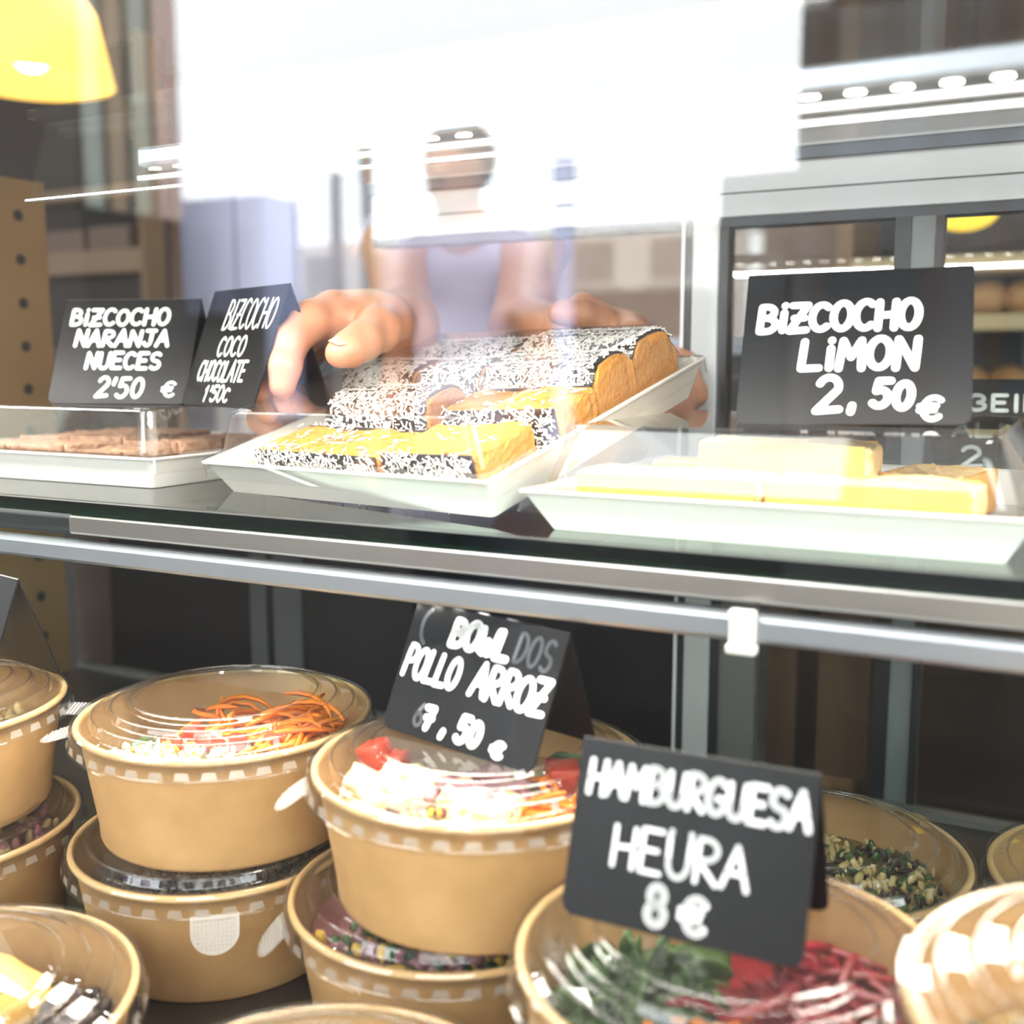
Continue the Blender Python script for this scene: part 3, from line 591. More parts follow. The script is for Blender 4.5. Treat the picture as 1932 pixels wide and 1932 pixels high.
def flat_slice(T, x, y, z, rz, L, Wd, Hh, label, crumb, glaze, group, nf=0, seed=1, cat='cake slice', topf=60):
    """slice lying on its cut face: crumb on top, glazed crust along the long sides"""
    rn = random.Random(seed); t = empty('cake_slice', (0, 0, 0), 0, label, cat, group); t.matrix_world = T @ Matrix.Translation((x, y, z)) @ Matrix.Rotation(rz, 4, 'Z')
    bm = bmesh.new(); box(bm, -L/2, L/2, -Wd/2, Wd/2, 0, Hh, .002); bmesh.ops.subdivide_edges(bm, edges=[e for e in bm.edges if e.calc_length() > .01], cuts=9, use_grid_fill=True)
    for v in bm.verts: v.co += Vector((rn.gauss(0, .0004), rn.gauss(0, .0004), rn.gauss(0, .0006)+(.0012*math.sin(v.co.x*90) if v.co.z > Hh/2 else 0)))
    build('crumb', bm, crumb, t)
    if glaze:
        for sy in (-1, 1):
            bm = bmesh.new(); y0, y1 = sy*(Wd/2-.0005), sy*(Wd/2+.0022); box(bm, -L/2+.001, L/2-.003, min(y0, y1), max(y0, y1), .0005, Hh+.0004, .0007); build('crust', bm, glaze, t)
            if nf:
                bm = bmesh.new(); flakes(bm, [(Vector((-L/2+.004+(L-.01)*i/30, sy*(Wd/2+.0024), .002+(Hh-.003)*j/6)), Vector((0, sy, 0))) for i in range(31) for j in range(7)], nf, rn); o = build('coconut_flakes', bm, COCO, t, recalc=False); o['kind'] = 'stuff'
        if nf:
            bm = bmesh.new(); flakes(bm, [(Vector((rn.uniform(-L/2, L/2), rn.uniform(-Wd/2, Wd/2), Hh+.0008)), Vector((0, 0, 1))) for _ in range(60)], topf, rn); o = build('coconut_flakes', bm, COCO, t, recalc=False); o['kind'] = 'stuff'
    return t
# the tray being lifted by the hands
TM = Matrix.Translation((-.393, .6719, ZC-.0342)) @ Euler((.2853, -.0158, -.2191), 'XYZ').to_matrix().to_4x4()
mt = tray(.268, .246, .0255, .0095, .0315, .0175, 'white tray of chocolate coconut cake tilted up by two hands'); mt.matrix_world = TM
zb = -.0240
flat_slice(TM, -.032, -.0805, zb, math.radians(-1), .128, .050, .0285, 'yellow cake slice lying flat at front left of the lifted tray', CRUMB, CHOC, 'chocolate coconut cake slices', 620, 11, topf=140)
flat_slice(TM, .072, -.0765, zb, math.radians(3), .076, .058, .0320, 'yellow cake slice lying flat at front right corner of the lifted tray', CRUMB, CHOC, 'chocolate coconut cake slices', 420, 12, topf=20)
loaf_piece(TM, -.030, -.026, zb, math.radians(2), .098, .044, .046, 'chocolate coconut cake piece just behind the front left slice', 800, 13)
flat_slice(TM, .080, -.022, zb, math.radians(6), .090, .046, .0400, 'yellow topped slice behind the front right corner slice', CRUMB, CHOC, 'chocolate coconut cake slices', 500, 14, topf=60)
loaf_piece(TM, -.078, .028, zb, math.radians(-3), .080, .050, .050, 'coconut cake piece below the thumb in the lifted tray', 900, 15)
loaf_piece(TM, -.005, .026, zb, math.radians(5), .056, .048, .050, 'short coconut cake piece with yellow cut end at tray centre', 560, 16)
loaf_piece(TM, .074, .030, zb, math.radians(4), .092, .052, .051, 'large coconut cake piece right of the short centre piece', 1000, 17)
loaf_piece(TM, -.042, .085, zb, math.radians(0), .100, .048, .049, 'coconut cake piece in the back row left', 900, 18)
loaf_piece(TM, .066, .087, zb, math.radians(-2), .106, .050, .052, 'coconut cake piece in the back right corner with orange cut end', 1000, 19)
# lemon tray, right front
TR_ = Matrix.Translation((-.138, .6485, ZC-.0700))
rt = tray(.254, .245, .0215, .0125, .0360, .0185, 'white tray of lemon cake at right under the limon sign'); rt.matrix_world = TR_
zb = -.0200
for (x, y, rz, L, Wd, Hh, lab, sd) in ((-.055, -.070, 1, .104, .050, .029, 'pale lemon cake slice at front left of the lemon tray', 21), (.050, -.070, -1, .102, .050, .029, 'pale lemon cake slice at front right of the lemon tray', 22), (-.010, .000, 1, .098, .050, .043, 'lemon cake slice standing highest in the middle of the lemon tray', 23), (.070, .040, 80, .070, .045, .026, 'lemon cake slice at back right of the lemon tray', 24), (-.065, .055, 4, .09, .045, .024, 'lemon cake slice at back left of the lemon tray', 25)):
    flat_slice(TR_, x, y, zb, math.radians(rz), L, Wd, Hh, lab, LEMON, mat('golden_crust', (.62, .30, .05), .6, noise=(80, .3, (.75, .42, .10))), 'lemon cake slices', 0, sd)
# walnut tray, left
TL_ = Matrix.Translation((-.7235, .7010, ZC-.0700))
lt = tray(.270, .252, .0215, .0075, .0360, .0170, 'white tray of walnut cake at left under the naranja sign', True); lt.matrix_world = TL_
zb = -.0200
k = 30
for yy, r0 in ((-.075, 0), (-.015, 3), (.045, -2)):
    for xx in (-.080, -.016, .050):
        flat_slice(TL_, xx+RN.uniform(-.003, .003), yy, zb, math.radians(r0+RN.uniform(-3, 3)), .062, .050, .0215+.003*(yy > -.05)+.003*RN.random(), 'brown walnut cake slice, %s row %s in the left tray' % ({-.075: 'front', -.015: 'middle', .045: 'back'}[yy], {-.080: 'left', -.016: 'centre', .050: 'right'}[xx]), WALNUT, CRUST, 'walnut cake slices', 0, k); k += 1
# ================================================================== PRICE SIGNS
D2 = math.radians
price_sign((-.2815, .4775, ZC-.2035), (D2(-23.3), D2(1.9), D2(-10.7)), .105, .0734,
  [('BOwL', .27, .70, .05, .30, .0022, -.03, .10, .10), ('POLLO', .015, .42, .33, .60, .0017, -.02, .10, .12), ('ARROZ', .49, .985, .33, .61, .0017, -.02, .10, .10), ('7', .25, .34, .73, .94, .0020, 0, .05), (',', .375, .44, .80, .95, .0019), ('50', .475, .66, .735, .955, .0020, 0, .1, .2), ('€', .715, .815, .84, .98, .0014, 0, .1)],
  'black price sign reading BOWL POLLO ARROZ 7,50 €', [('(', .05, .16, .04, .30, .0013), ('DOS', .70, .95, .05, .30, .0011, -.03, .1), ('6', .19, .27, .74, .93, .0011)])
price_sign((-.1335, .407, ZC-.2380), (D2(-19.7), D2(-.5), D2(-.1)), .105, .0758,
  [('HAMBURGUESA', .035, .985, .095, .32, .0015, 0, .04, .12), ('HEÜRA', .18, .77, .435, .69, .0012, 0, .02, .16), ('8', .352, .462, .72, .965, .0019), ('€', .495, .63, .74, .965, .0019)],
  'black price sign reading HAMBURGUESA HEÜRA 8 €')
price_sign((-.1080, .6100, ZC-.0335), (D2(-28), D2(-1.1), D2(6.7)), .1232, .0960,
  [('BiZCOCHO', .05, .79, .195, .41, .0021, 0, .05, .16), ('LiMON', .25, .79, .445, .67, .0021, 0, .05, .2), ('2', .33, .47, .69, .945, .0021, 0, .05), (',', .48, .53, .80, .93, .0021), ('50', .57, .77, .715, .91, .0021, -.12, .1, .2), ('€', .77, .885, .82, .985, .0015, 0, .1)],
  'black price sign reading BIZCOCHO LIMON 2,50 €')
price_sign((-.692, .640, ZC-.0335), (D2(-24), D2(0), D2(18.5)), .120, .0932,
  [('BiZCOCHO', .05, .80, .085, .265, .0016, 0, .03, .22), ('NARANJA', .11, .82, .29, .47, .0016, 0, .05, .22), ('NUECES', .22, .79, .505, .685, .0016, 0, .04, .24), ("2'50", .33, .69, .745, .955, .0016, 0, .10, .25), ('€', .81, .92, .79, .945, .0012, 0, .05)],
  "black price sign reading BIZCOCHO NARANJA NUECES 2'50 €")
p = at_z(405, 768, -.034)
price_sign((p.x, p.y, ZC-.0335), (D2(-20), D2(0), D2(-22)), .122, .0960,
  [('BIZCOCHO', .27, .93, .10, .36, .0010, 0, .16, .12), ('COCO', .30, .68, .41, .59, .0012, 0, .1, .2), ('CHOCOLATE', .12, .78, .61, .80, .0012, 0, .1, .12), ("1'50c", .28, .66, .82, .97, .0012, 0, .1, .12)],
  "black price sign reading BIZCOCHO COCO CHOCOLATE half hidden by the hand")
price_sign((-.6546, .4512, ZC-.2085), (D2(-20), D2(0), D2(-12)), .105, .0740, [], 'blank black tent sign on the leftmost bowl')
p = at(1890, 772, .86)
price_sign((p.x, p.y, SHELF+.0005), (D2(-14), 0, D2(8)), .105, .0800, [('A3EIH', .12, .80, .14, .34, .0016), ('ALI', .16, .55, .44, .60, .0016), ('2', .22, .40, .68, .92, .0016)],
  'dim price sign with faint chalk letters at far right behind the limon sign')
# ================================================================== THE PERSON BEHIND THE CASE
def smin(a, b, k): h = np.clip(.5+.5*(b-a)/k, 0, 1); return b*(1-h)+a*h-k*h*(1-h)
def cone_sdf(P, a, b, ra, rb):
    ba = b-a; l2 = float(ba@ba); pa = P-a; h = np.clip(pa@ba/l2, 0, 1); d = pa-h[:, None]*ba
    return np.sqrt((d*d).sum(1))-(ra+(rb-ra)*h)
def sdf_mesh(chains, kmix, res, extra=None):
    """one closed skin around chains of tapered limbs, by surface nets on the blocks the skin crosses"""
    P0 = np.array([p[:3] for c in chains for p in c[0]]); R0 = np.array([p[3] for c in chains for p in c[0]])
    lo = (P0-R0[:, None]).min(0)-.03; hi = (P0+R0[:, None]).max(0)+.03
    segs = [[(np.array(a[:3]), np.array(b[:3]), a[3], b[3]) for a, b in zip(c[0], c[0][1:])] for c in chains]
    def F(P, use=None):
        tot = None
        for k, (sg, c) in enumerate(zip(segs, chains)):
            if use is not None and not use[k]: continue
            d = None
            for s in sg: e = cone_sdf(P, *s); d = e if d is None else smin(d, e, c[1])
            tot = d if tot is None else smin(tot, d, c[2] if len(c) > 2 else kmix)
        return tot
    B = 16; bs = B*res; nb = np.ceil((hi-lo)/bs).astype(int); G = np.stack(np.meshgrid(*[np.arange(n) for n in nb], indexing='ij'), -1).reshape(-1, 3)
    ctr = lo+(G+.5)*bs; G = G[np.abs(F(ctr)) < bs*.9+.012]
    ctr = lo+(G+.5)*bs; CD = np.stack([np.min([cone_sdf(ctr, *s) for s in sg], 0)-.03 for sg in segs], 1) < bs*.9+.07
    loc = np.stack(np.meshgrid(*[np.arange(B+2)]*3, indexing='ij'), -1).reshape(-1, 3)
    N1 = (nb*B+4).astype(np.int64); key = lambda I: (I[..., 0].astype(np.int64)*N1[1]+I[..., 1])*N1[2]+I[..., 2]
    VK, VP, QD = [], [], []
    for gi, g in enumerate(G):
        if not CD[gi].any(): continue
        I = loc+g*B; v = F(lo+I*res, CD[gi]).reshape((B+2,)*3)
        if v.min() > 0 or v.max() < 0: continue
        n = B+1; acc = np.zeros((n, n, n, 3)); cnt = np.zeros((n, n, n)); base = np.stack(np.meshgrid(*[np.arange(n)]*3, indexing='ij'), -1)
        for ax in range(3):
            for o1 in (0, 1):
                for o2 in (0, 1):
                    o = [0, 0, 0]; oth = [k for k in range(3) if k != ax]; o[oth[0]] = o1; o[oth[1]] = o2; q = list(o); q[ax] += 1
                    a = v[o[0]:o[0]+n, o[1]:o[1]+n, o[2]:o[2]+n]; b = v[q[0]:q[0]+n, q[1]:q[1]+n, q[2]:q[2]+n]
                    cr = (a < 0) != (b < 0); t = np.where(cr, a/np.where(cr, a-b, 1), 0); pt = np.array(o, float)[None, None, None]+np.zeros((n, n, n, 3)); pt[..., ax] += t
                    acc += pt*cr[..., None]; cnt += cr
        ok = cnt > 0; pts = (base+acc/np.maximum(cnt, 1)[..., None])[ok]; VK.append(key(base[ok]+g*B)); VP.append(lo+(pts+g*B)*res)
        for ax in range(3):
            oth = [k for k in range(3) if k != ax]; s = [slice(1, B+1)]*3; s2 = [slice(1, B+1)]*3; s[ax] = slice(0, B); s2[ax] = slice(1, B+1)
            a, b = v[tuple(s)], v[tuple(s2)]; idx = np.argwhere((a < 0) != (b < 0)); sign = (a < 0)[tuple(idx.T)]
            off = np.ones(3, int); off[ax] = 0; idx = idx+off+g*B; e1 = np.zeros(3, int); e1[oth[0]] = 1; e2 = np.zeros(3, int); e2[oth[1]] = 1
            q = np.stack([key(idx-e1-e2), key(idx-e2), key(idx), key(idx-e1)], 1)
            fl = sign if ax != 1 else ~sign; q[~fl] = q[~fl][:, ::-1]; QD.append(q)
    VK = np.concatenate(VK); VP = np.concatenate(VP); QD = np.concatenate(QD); uk, ui = np.unique(VK, return_index=True); VP = VP[ui]
    ix = np.searchsorted(uk, QD); ok = (uk[np.minimum(ix, len(uk)-1)] == QD).all(1); ix = ix[ok]; ix = np.unique(ix, axis=0)
    _, u = np.unique(np.sort(ix, 1), axis=0, return_index=True); ix = ix[u]
    return VP, ix
def J(x, y, d, r): p = at(x, y, d); return (p.x, p.y, p.z, r)
# right arm and hand (left in the picture): thumb on the lid, fingers down the outside of the tray wall
WR = J(752, 622, .905, .026)
armR = [J(742, 462, 1.58, .046), J(762, 600, 1.33, .036), J(757, 615, 1.08, .034), WR]
palmR = [J(748, 618, .895, .025), J(700, 608, .865, .022), J(632, 596, .835, .018)]
palmR2 = [J(748, 625, .905, .024), J(680, 622, .885, .022), J(612, 612, .860, .017)]
palmR3 = [J(748, 632, .915, .022), J(670, 632, .905, .020), J(600, 632, .885, .015)]
indR = [J(628, 594, .832, .0165), J(588, 604, .815, .0150), J(549, 644, .800, .0127), J(538, 690, .793, .0118), J(533, 727, .792, .0100)]
midR = [J(605, 612, .858, .0155), J(556, 650, .842, .0140), J(512, 702, .826, .0122), J(494, 742, .818, .0112), J(503, 776, .812, .0098)]
rinR = [J(596, 634, .885, .0145), J(540, 690, .868, .0130), J(498, 758, .848, .0115), J(494, 792, .840, .0106), J(516, 812, .832, .0092)]
pinR = [J(600, 650, .905, .0125), J(560, 705, .895, .0108), J(535, 755, .880, .0095), J(540, 785, .872, .0085)]
thuR = [J(744, 622, .885, .021), J(730, 606, .842, .0190), J(712, 622, .812, .0165), J(684, 644, .786, .0140), J(660, 658, .774, .0126), J(640, 667, .768, .0103)]
webR = [J(716, 602, .850, .017), J(672, 604, .842, .0165), J(634, 604, .838, .015)]
# left arm and hand (right in the picture): thumb over the back edge, fingers under the tray's right wall
armL = [J(1008, 470, 1.58, .046), J(985, 618, 1.36, .038), J(1085, 640, 1.16, .034), J(1172, 655, 1.02, .026)]
palmL = [J(1172, 652, 1.01, .025), J(1180, 640, .985, .022), J(1195, 640, .955, .018)]
thuL = [J(1168, 632, .99, .018), J(1128, 606, .965, .0150), J(1096, 593, .950, .0125), J(1068, 590, .944, .0108), J(1052, 591, .942, .0092)]
indL = [J(1180, 628, .985, .016), J(1118, 592, .985, .0135), J(1098, 580, .982, .0125), J(1088, 588, .975, .010)]
midL = [J(1200, 650, .965, .015), J(1290, 690, .935, .0125), J(1308, 742, .895, .0115), J(1282, 762, .868, .0108), J(1250, 776, .852, .0092)]
rinL = [J(1190, 662, .975, .014), J(1275, 712, .945, .012), J(1292, 760, .905, .011), J(1262, 786, .872, .0095)]
# trunk, neck, head
HD = at(866, 322, 1.62)
def off(dx, dy, dz, r): v = HD+Vector((_R[0], _R[1], 0))*dx-Vector((_F0[0], _F0[1], 0))*dy; return (v.x, v.y, v.z+dz, r)
head = [off(0, -.022, .030, .072), off(0, .006, .010, .070), off(0, .030, -.055, .050), off(0, .036, -.082, .030)]
jaw = [off(-.018, .045, -.072, .026), off(.018, .045, -.072, .026)]
nose = [off(0, .075, .006, .008), off(0, .092, -.022, .012)]
brow = [off(-.04, .060, .022, .014), off(.04, .060, .022, .014)]
earA = [off(-.074, .0, .008, .010), off(-.074, -.002, -.020, .008)]; earB = [off(.074, .0, .008, .010), off(.074, -.002, -.020, .008)]
neck = [off(0, -.020, -.06, .048), off(0, -.045, -.15, .052)]
shou = [armR[0], off(-.05, -.06, -.155, .062), off(.05, -.06, -.155, .062), armL[0]]
trunk = [off(0, -.07, -.20, .105), off(0, -.14, -.42, .115), off(0, -.17, -.62, .125)]
legA = [off(-.07, -.17, -.66, .085), off(-.075, -.15, -1.02, .062), off(-.075, -.17, -1.43, .045), off(-.08, -.05, -1.555, .035)]
legB = [off(.07, -.17, -.66, .085), off(.075, -.15, -1.02, .062), off(.075, -.17, -1.43, .045), off(.08, -.05, -1.555, .035)]
chains = [(trunk, .06), (legA, .02, .03), (legB, .02, .03), (shou, .05, .05), (neck, .03, .03), (head, .04, .02), (jaw, .02, .02), (nose, .01, .012), (brow, .01, .015), (earA, .006, .006), (earB, .006, .006),
          (armR, .02, .02), (armL, .02, .02), (palmR, .015, .02), (palmR2, .015, .02), (palmR3, .015, .018), (thuR, .006, .008), (webR, .01, .014), (indR, .005, .007), (midR, .005, .004), (rinR, .005, .004), (pinR, .005, .004),
          (palmL, .015, .02), (thuL, .006, .008), (indL, .005, .006), (midL, .005, .005), (rinL, .005, .004)]
VP, QX = sdf_mesh(chains, .02, .0024)
# thumb knuckle wrinkles
ip = np.array(thuR[3][:3]); ax = np.array(thuR[4][:3])-np.array(thuR[2][:3]); ax /= np.linalg.norm(ax)
s = (VP-ip)@ax; dist = np.linalg.norm(VP-ip, axis=1)
me = bpy.data.meshes.new('person'); me.vertices.add(len(VP)); me.vertices.foreach_set('co', VP.ravel()); me.loops.add(QX.size); me.loops.foreach_set('vertex_index', QX.ravel().astype(np.int32))
me.polygons.add(len(QX)); me.polygons.foreach_set('loop_start', np.arange(0, QX.size, 4, dtype=np.int32)); me.polygons.foreach_set('loop_total', np.full(len(QX), 4, np.int32)); me.update(); me.validate()
bm = bmesh.new(); bm.from_mesh(me); bmesh.ops.recalc_face_normals(bm, faces=bm.faces)
for _ in range(2): bmesh.ops.smooth_vert(bm, verts=bm.verts, factor=.5, use_axis_x=True, use_axis_y=True, use_axis_z=True)
bm.normal_update()
for v in bm.verts:
    q = np.array(v.co)-ip; dd = float(q@q)
    if dd < .022**2:
        up = max(0, v.normal.dot(Vector((_U[0]*.7-_F[0]*.5, _U[1]*.7-_F[1]*.5, _U[2]*.7-_F[2]*.5))))
        v.co -= v.normal*up*.0007*(.5+.5*math.cos(float(q@ax)/.0042*2*PI))*math.exp(-dd/.009**2)
bm.to_mesh(me); bm.free()
person = link('person', me, SKIN, None, True)
tag(person, 'person behind the case with dark hair lifting the cake tray with both hands', 'person')
# nail on the thumb, hair, clothes as children
def nail(chain, up, ln, wd):
    a, b = Vector(chain[-2][:3]), Vector(chain[-1][:3]); d = (b-a).normalized(); n = Vector(up); n = (n-d*n.dot(d)).normalized(); s_ = d.cross(n)
    bm = bmesh.new(); r = (chain[-2][3]*.4+chain[-1][3]*.6); c = a.lerp(b, .72)
    G = []
    for i in range(9):
        row = []
        for j in range(9):
            u, v = (i/8-.5)*2, (j/8-.5)*2; uu, vv = u*math.sqrt(1-.35*v*v), v*math.sqrt(1-.35*u*u)
            th = vv*wd/r; row.append(bm.verts.new(c+d*uu*ln+(n*math.cos(th)+s_*math.sin(th))*(r+.0007-.0012*max(0, uu)**2)))
        G.append(row)
    for i in range(8):
        for j in range(8): bm.faces.new((G[i][j], G[i+1][j], G[i+1][j+1], G[i][j+1]))
    return build('fingernail', bm, NAIL, person, True)
nail(thuR, (_U*.85-_F*.55).tolist(), .0085, .0078)
bm = bmesh.new()
ellipsoid(bm, Vector(off(0, -.016, .030, 0)[:3]), (.085, .094, .094), Euler((0, 0, YAW)), 32, 20)
cut = Vector(off(0, .068, -.035, 0)[:3]); fr = Vector((-_F0[0], -_F0[1], -.55)).normalized()
bmesh.ops.bisect_plane(bm, geom=bm.verts[:]+bm.edges[:]+bm.faces[:], plane_co=cut, plane_no=fr, clear_outer=True)
ellipsoid(bm, Vector(off(.0, -.10, .03, 0)[:3]), (.045, .042, .042), None, 20, 12)
build('hair', bm, HAIR, person, True)
SV, SQ = sdf_mesh([([off(0, -.07, -.20, .112), off(0, -.14, -.42, .122), off(0, -.17, -.62, .132)], .06), ([(*armR[0][:3], .053), off(-.05, -.06, -.160, .066), off(.05, -.06, -.160, .066), (*armL[0][:3], .053)], .05, .05)], .05, .006)
me2 = bpy.data.meshes.new('shirt'); me2.from_pydata([tuple(v) for v in SV], [], [tuple(int(i) for i in q) for q in SQ]); me2.validate()
bm = bmesh.new(); bm.from_mesh(me2); bmesh.ops.recalc_face_normals(bm, faces=bm.faces); bm.to_mesh(me2); bm.free(); sh = link('shirt', me2, SHIRT, person, True); sh['label'] = 'lavender short sleeved top'
TV, TQ = sdf_mesh([([off(-.07, -.17, -.64, .094), off(-.075, -.15, -1.02, .072), off(-.075, -.17, -1.44, .055)], .02), ([off(.07, -.17, -.64, .094), off(.075, -.15, -1.02, .072), off(.075, -.17, -1.44, .055)], .02, .03)], .03, .008)
me3 = bpy.data.meshes.new('trousers'); me3.from_pydata([tuple(v) for v in TV], [], [tuple(int(i) for i in q) for q in TQ]); me3.validate()
bm = bmesh.new(); bm.from_mesh(me3); bmesh.ops.recalc_face_normals(bm, faces=bm.faces); bm.to_mesh(me3); bm.free(); link('trousers', me3, mat('dark_denim', (.03, .035, .06), .8), person, True)

# passer-by standing in the street; only the mirror image shows
PD = at_y(862, 318, 2.55); PD = Vector((PD.x, mirror_y(2.55), PD.z))
def po(dx, dy, dz, r): return (PD.x+dx, PD.y+dy, PD.z+dz, r)          # faces the shop (+y)
hz = PD.z
pch = [([po(0, -.01, .035, .078), po(0, .01, .0, .074), po(0, .03, -.07, .05), po(0, .04, -.095, .03)], .04), ([po(0, .088, 0, .009), po(0, .10, -.03, .013)], .01, .012), ([po(0, -.01, -.08, .05), po(0, -.03, -.18, .055)], .03, .03),
       ([po(-.17, -.03, -.235, .05), po(-.06, -.03, -.20, .07), po(.06, -.03, -.20, .07), po(.17, -.03, -.235, .05)], .05, .05), ([po(0, -.03, -.26, .12), po(0, -.03, -.48, .115), po(0, -.03, -.72, .135)], .06, .05)]
for sg in (-1, 1):
    pch += [([po(sg*.18, -.03, -.24, .048), po(sg*.225, -.05, -.50, .040), po(sg*.20, .08, -.72, .030), po(sg*.18, .13, -.76, .026)], .02, .02), ([po(sg*.08, -.03, -.76, .095), po(sg*.09, -.02, -1.14, .065), po(sg*.09, -.04, -hz+.09, .042), po(sg*.09, -.04, -hz+.05, .042), po(sg*.10, .13, -hz+.035, .034)], .02, .03)]
    for k in range(5): a = (k-2)*.35; pch.append(([po(sg*.18, .13, -.76, .016), po(sg*(.18-.05*math.sin(a)), .18+.012*math.cos(a), -.775-.01*k, .010), po(sg*(.18-.07*math.sin(a)), .205, -.80-.008*k, .008)], .006, .008))
PV, PQ = sdf_mesh(pch, .03, .006)
def skin_mesh(name, V, Q, m, parent=None):
    me_ = bpy.data.meshes.new(name); me_.from_pydata([tuple(v) for v in V], [], [tuple(int(i) for i in q) for q in Q]); me_.validate()
    b_ = bmesh.new(); b_.from_mesh(me_); bmesh.ops.recalc_face_normals(b_, faces=b_.faces); b_.to_mesh(me_); b_.free(); return link(name, me_, m, parent, True)
ped = skin_mesh('person', PV, PQ, SKIN); tag(ped, 'dark haired passer-by in a lavender top mirrored in the glass above the hands', 'person')
V_, Q_ = sdf_mesh([([po(0, -.03, -.26, .128), po(0, -.03, -.48, .123), po(0, -.03, -.72, .143)], .06), ([po(-.20, -.04, -.34, .058), po(-.17, -.03, -.235, .058), po(-.06, -.03, -.205, .074), po(.06, -.03, -.205, .074), po(.17, -.03, -.235, .058), po(.20, -.04, -.34, .058)], .05, .05)], .05, .008)
skin_mesh('shirt', V_, Q_, SHIRT, ped)
V_, Q_ = sdf_mesh([([po(sg*.08, -.03, -.76, .104), po(sg*.09, -.02, -1.14, .075), po(sg*.09, -.04, -hz+.10, .055)], .02, .03) for sg in (-1, 1)], .03, .01)
skin_mesh('trousers', V_, Q_, mat('dark_denim', (.03, .035, .06), .8), ped)
bm = bmesh.new(); ellipsoid(bm, Vector(po(0, -.012, .030, 0)[:3]), (.092, .098, .10), None, 32, 20)
bmesh.ops.bisect_plane(bm, geom=bm.verts[:]+bm.edges[:]+bm.faces[:], plane_co=Vector(po(0, .066, -.03, 0)[:3]), plane_no=Vector((0, 1, -.5)).normalized(), clear_outer=True)
build('hair', bm, HAIR, ped, True)

# ================================================================== THE SHOP BEHIND
def span(x0, x1, y0, y1, Y):                 # rectangle standing at depth Y that shows between these columns and rows
    a, b = at_y(x0, (y0+y1)/2, Y), at_y(x1, (y0+y1)/2, Y); t, u = at_y((x0+x1)/2, y0, Y).z, at_y((x0+x1)/2, y1, Y).z; return a.x, b.x, u, t
WOOD = mat('shop_wood', (.30, .17, .08), .5, stretch=(1, 8, 1), noise=(6, .4, (.38, .23, .11))); DWOOD = mat('dark_wood', (.035, .022, .015), .5, noise=(6, .4, (.06, .035, .02)))
OLIVE = mat('olive_board', (.16, .12, .03), .6)
# dark shelf unit at left
UY, UB = 2.30, 2.38
x0, x1 = at_y(-200, 600, UY).x, at_y(318, 600, UB).x
def part(parent, name, x0, x1, y0, y1, z0, z1, m): return boxo(name, (x0-parent.location.x, x1-parent.location.x, y0-parent.location.y, y1-parent.location.y, z0, z1), m, parent)
su = empty('shelf_unit', (x0, UY, 0), 0, 'dark wooden shelf unit behind the left end panel', 'shelf unit')
part(su, 'back_board', x0, x1, UB, UB+.02, 0, 2.2, mat('black_wood', (.008, .006, .005), .6)); part(su, 'side_board', x1-.02, x1, UY, UB, 0, 2.2, mat('tan_side_board', (.13, .085, .04), .6)); part(su, 'side_board', x0, x0+.02, UY, UB, 0, 2.2, DWOOD)
TAUPE = mat('taupe_shelf', (.17, .12, .08), .6); TBOX = mat('taupe_box', (.11, .08, .065), .7)
for y0, th in ((350, .03), (470, .065), (720, .03), (900, .03)): z = at_y(200, y0, UY).z; part(su, 'shelf_board', x0+.02, x1-.02, UY, UB, z-th, z, TAUPE)
for i, (xa, xb, yb, ht, m) in enumerate(((70, 150, 470, .062, TBOX), (160, 236, 470, .066, TBOX), (60, 140, 720, .10, DWOOD), (160, 225, 720, .08, OLIVE))):
    a, b = at_y(xa, yb, UY), at_y(xb, yb, UY); z = at_y(200, yb, UY).z
    tag(boxo('storage_box', (a.x, b.x, UY+.012, UY+.07, z, z+ht), m, None, .004), ('taupe box left on the upper shelf of the dark unit', 'taupe box right on the upper shelf of the dark unit', 'dark box on the lower shelf of the dark unit', 'olive box on the lower shelf of the dark unit')[i], 'box', 'boxes on the dark shelf unit')
# yellow lamp glow top left
p = at(55, 60, 2.2); lamp = empty('pendant_lamp', p, 0, 'large yellow glowing pendant shade at top left', 'lamp', 'yellow pendant lamps')
bm = bmesh.new(); lathe(bm, [(.03, .16), (.07, .13), (.13, .04), (.16, -.10), (.155, -.10), (.125, .04), (.065, .125), (.03, .155)], 32, closed=True); build('lamp_shade', bm, mat('amber_shade', (.9, .55, .12), .5, emit=((1, .62, .12), 1.6)), lamp, True)
bm = bmesh.new(); ellipsoid(bm, (0, 0, -.02), (.05, .05, .06)); build('bulb', bm, emitter('warm_bulb', (1, .72, .32), 14), lamp, True)
bm = bmesh.new(); tube(bm, [(0, 0, .15), (0, 0, 2.72-p.z)], .006, 6); build('cord', bm, DARK, lamp)
# white fridge
x0, x1, z0, z1 = span(335, 555, 700, 200, 2.6); fr_ = empty('fridge', (x0, 2.6, 0), 0, 'tall pale lavender fridge left of the person', 'fridge')
LAV = mat('pale_lavender_enamel', (.52, .56, .74), .3)
part(fr_, 'body', x0, x1, 2.63, 3.2, 0, 1.95, LAV); w_ = (x1-x0)
for k in range(2): d_ = part(fr_, 'door', x0+.01+k*w_/2, x0+w_/2-.005+k*w_/2, 2.60, 2.63, .1, 1.93, LAV); boxo('handle', ((x0+w_/2-.06+k*.1)-fr_.location.x, (x0+w_/2-.035+k*.1)-fr_.location.x, -.04, 0, .9, 1.5), WHITEP, d_)
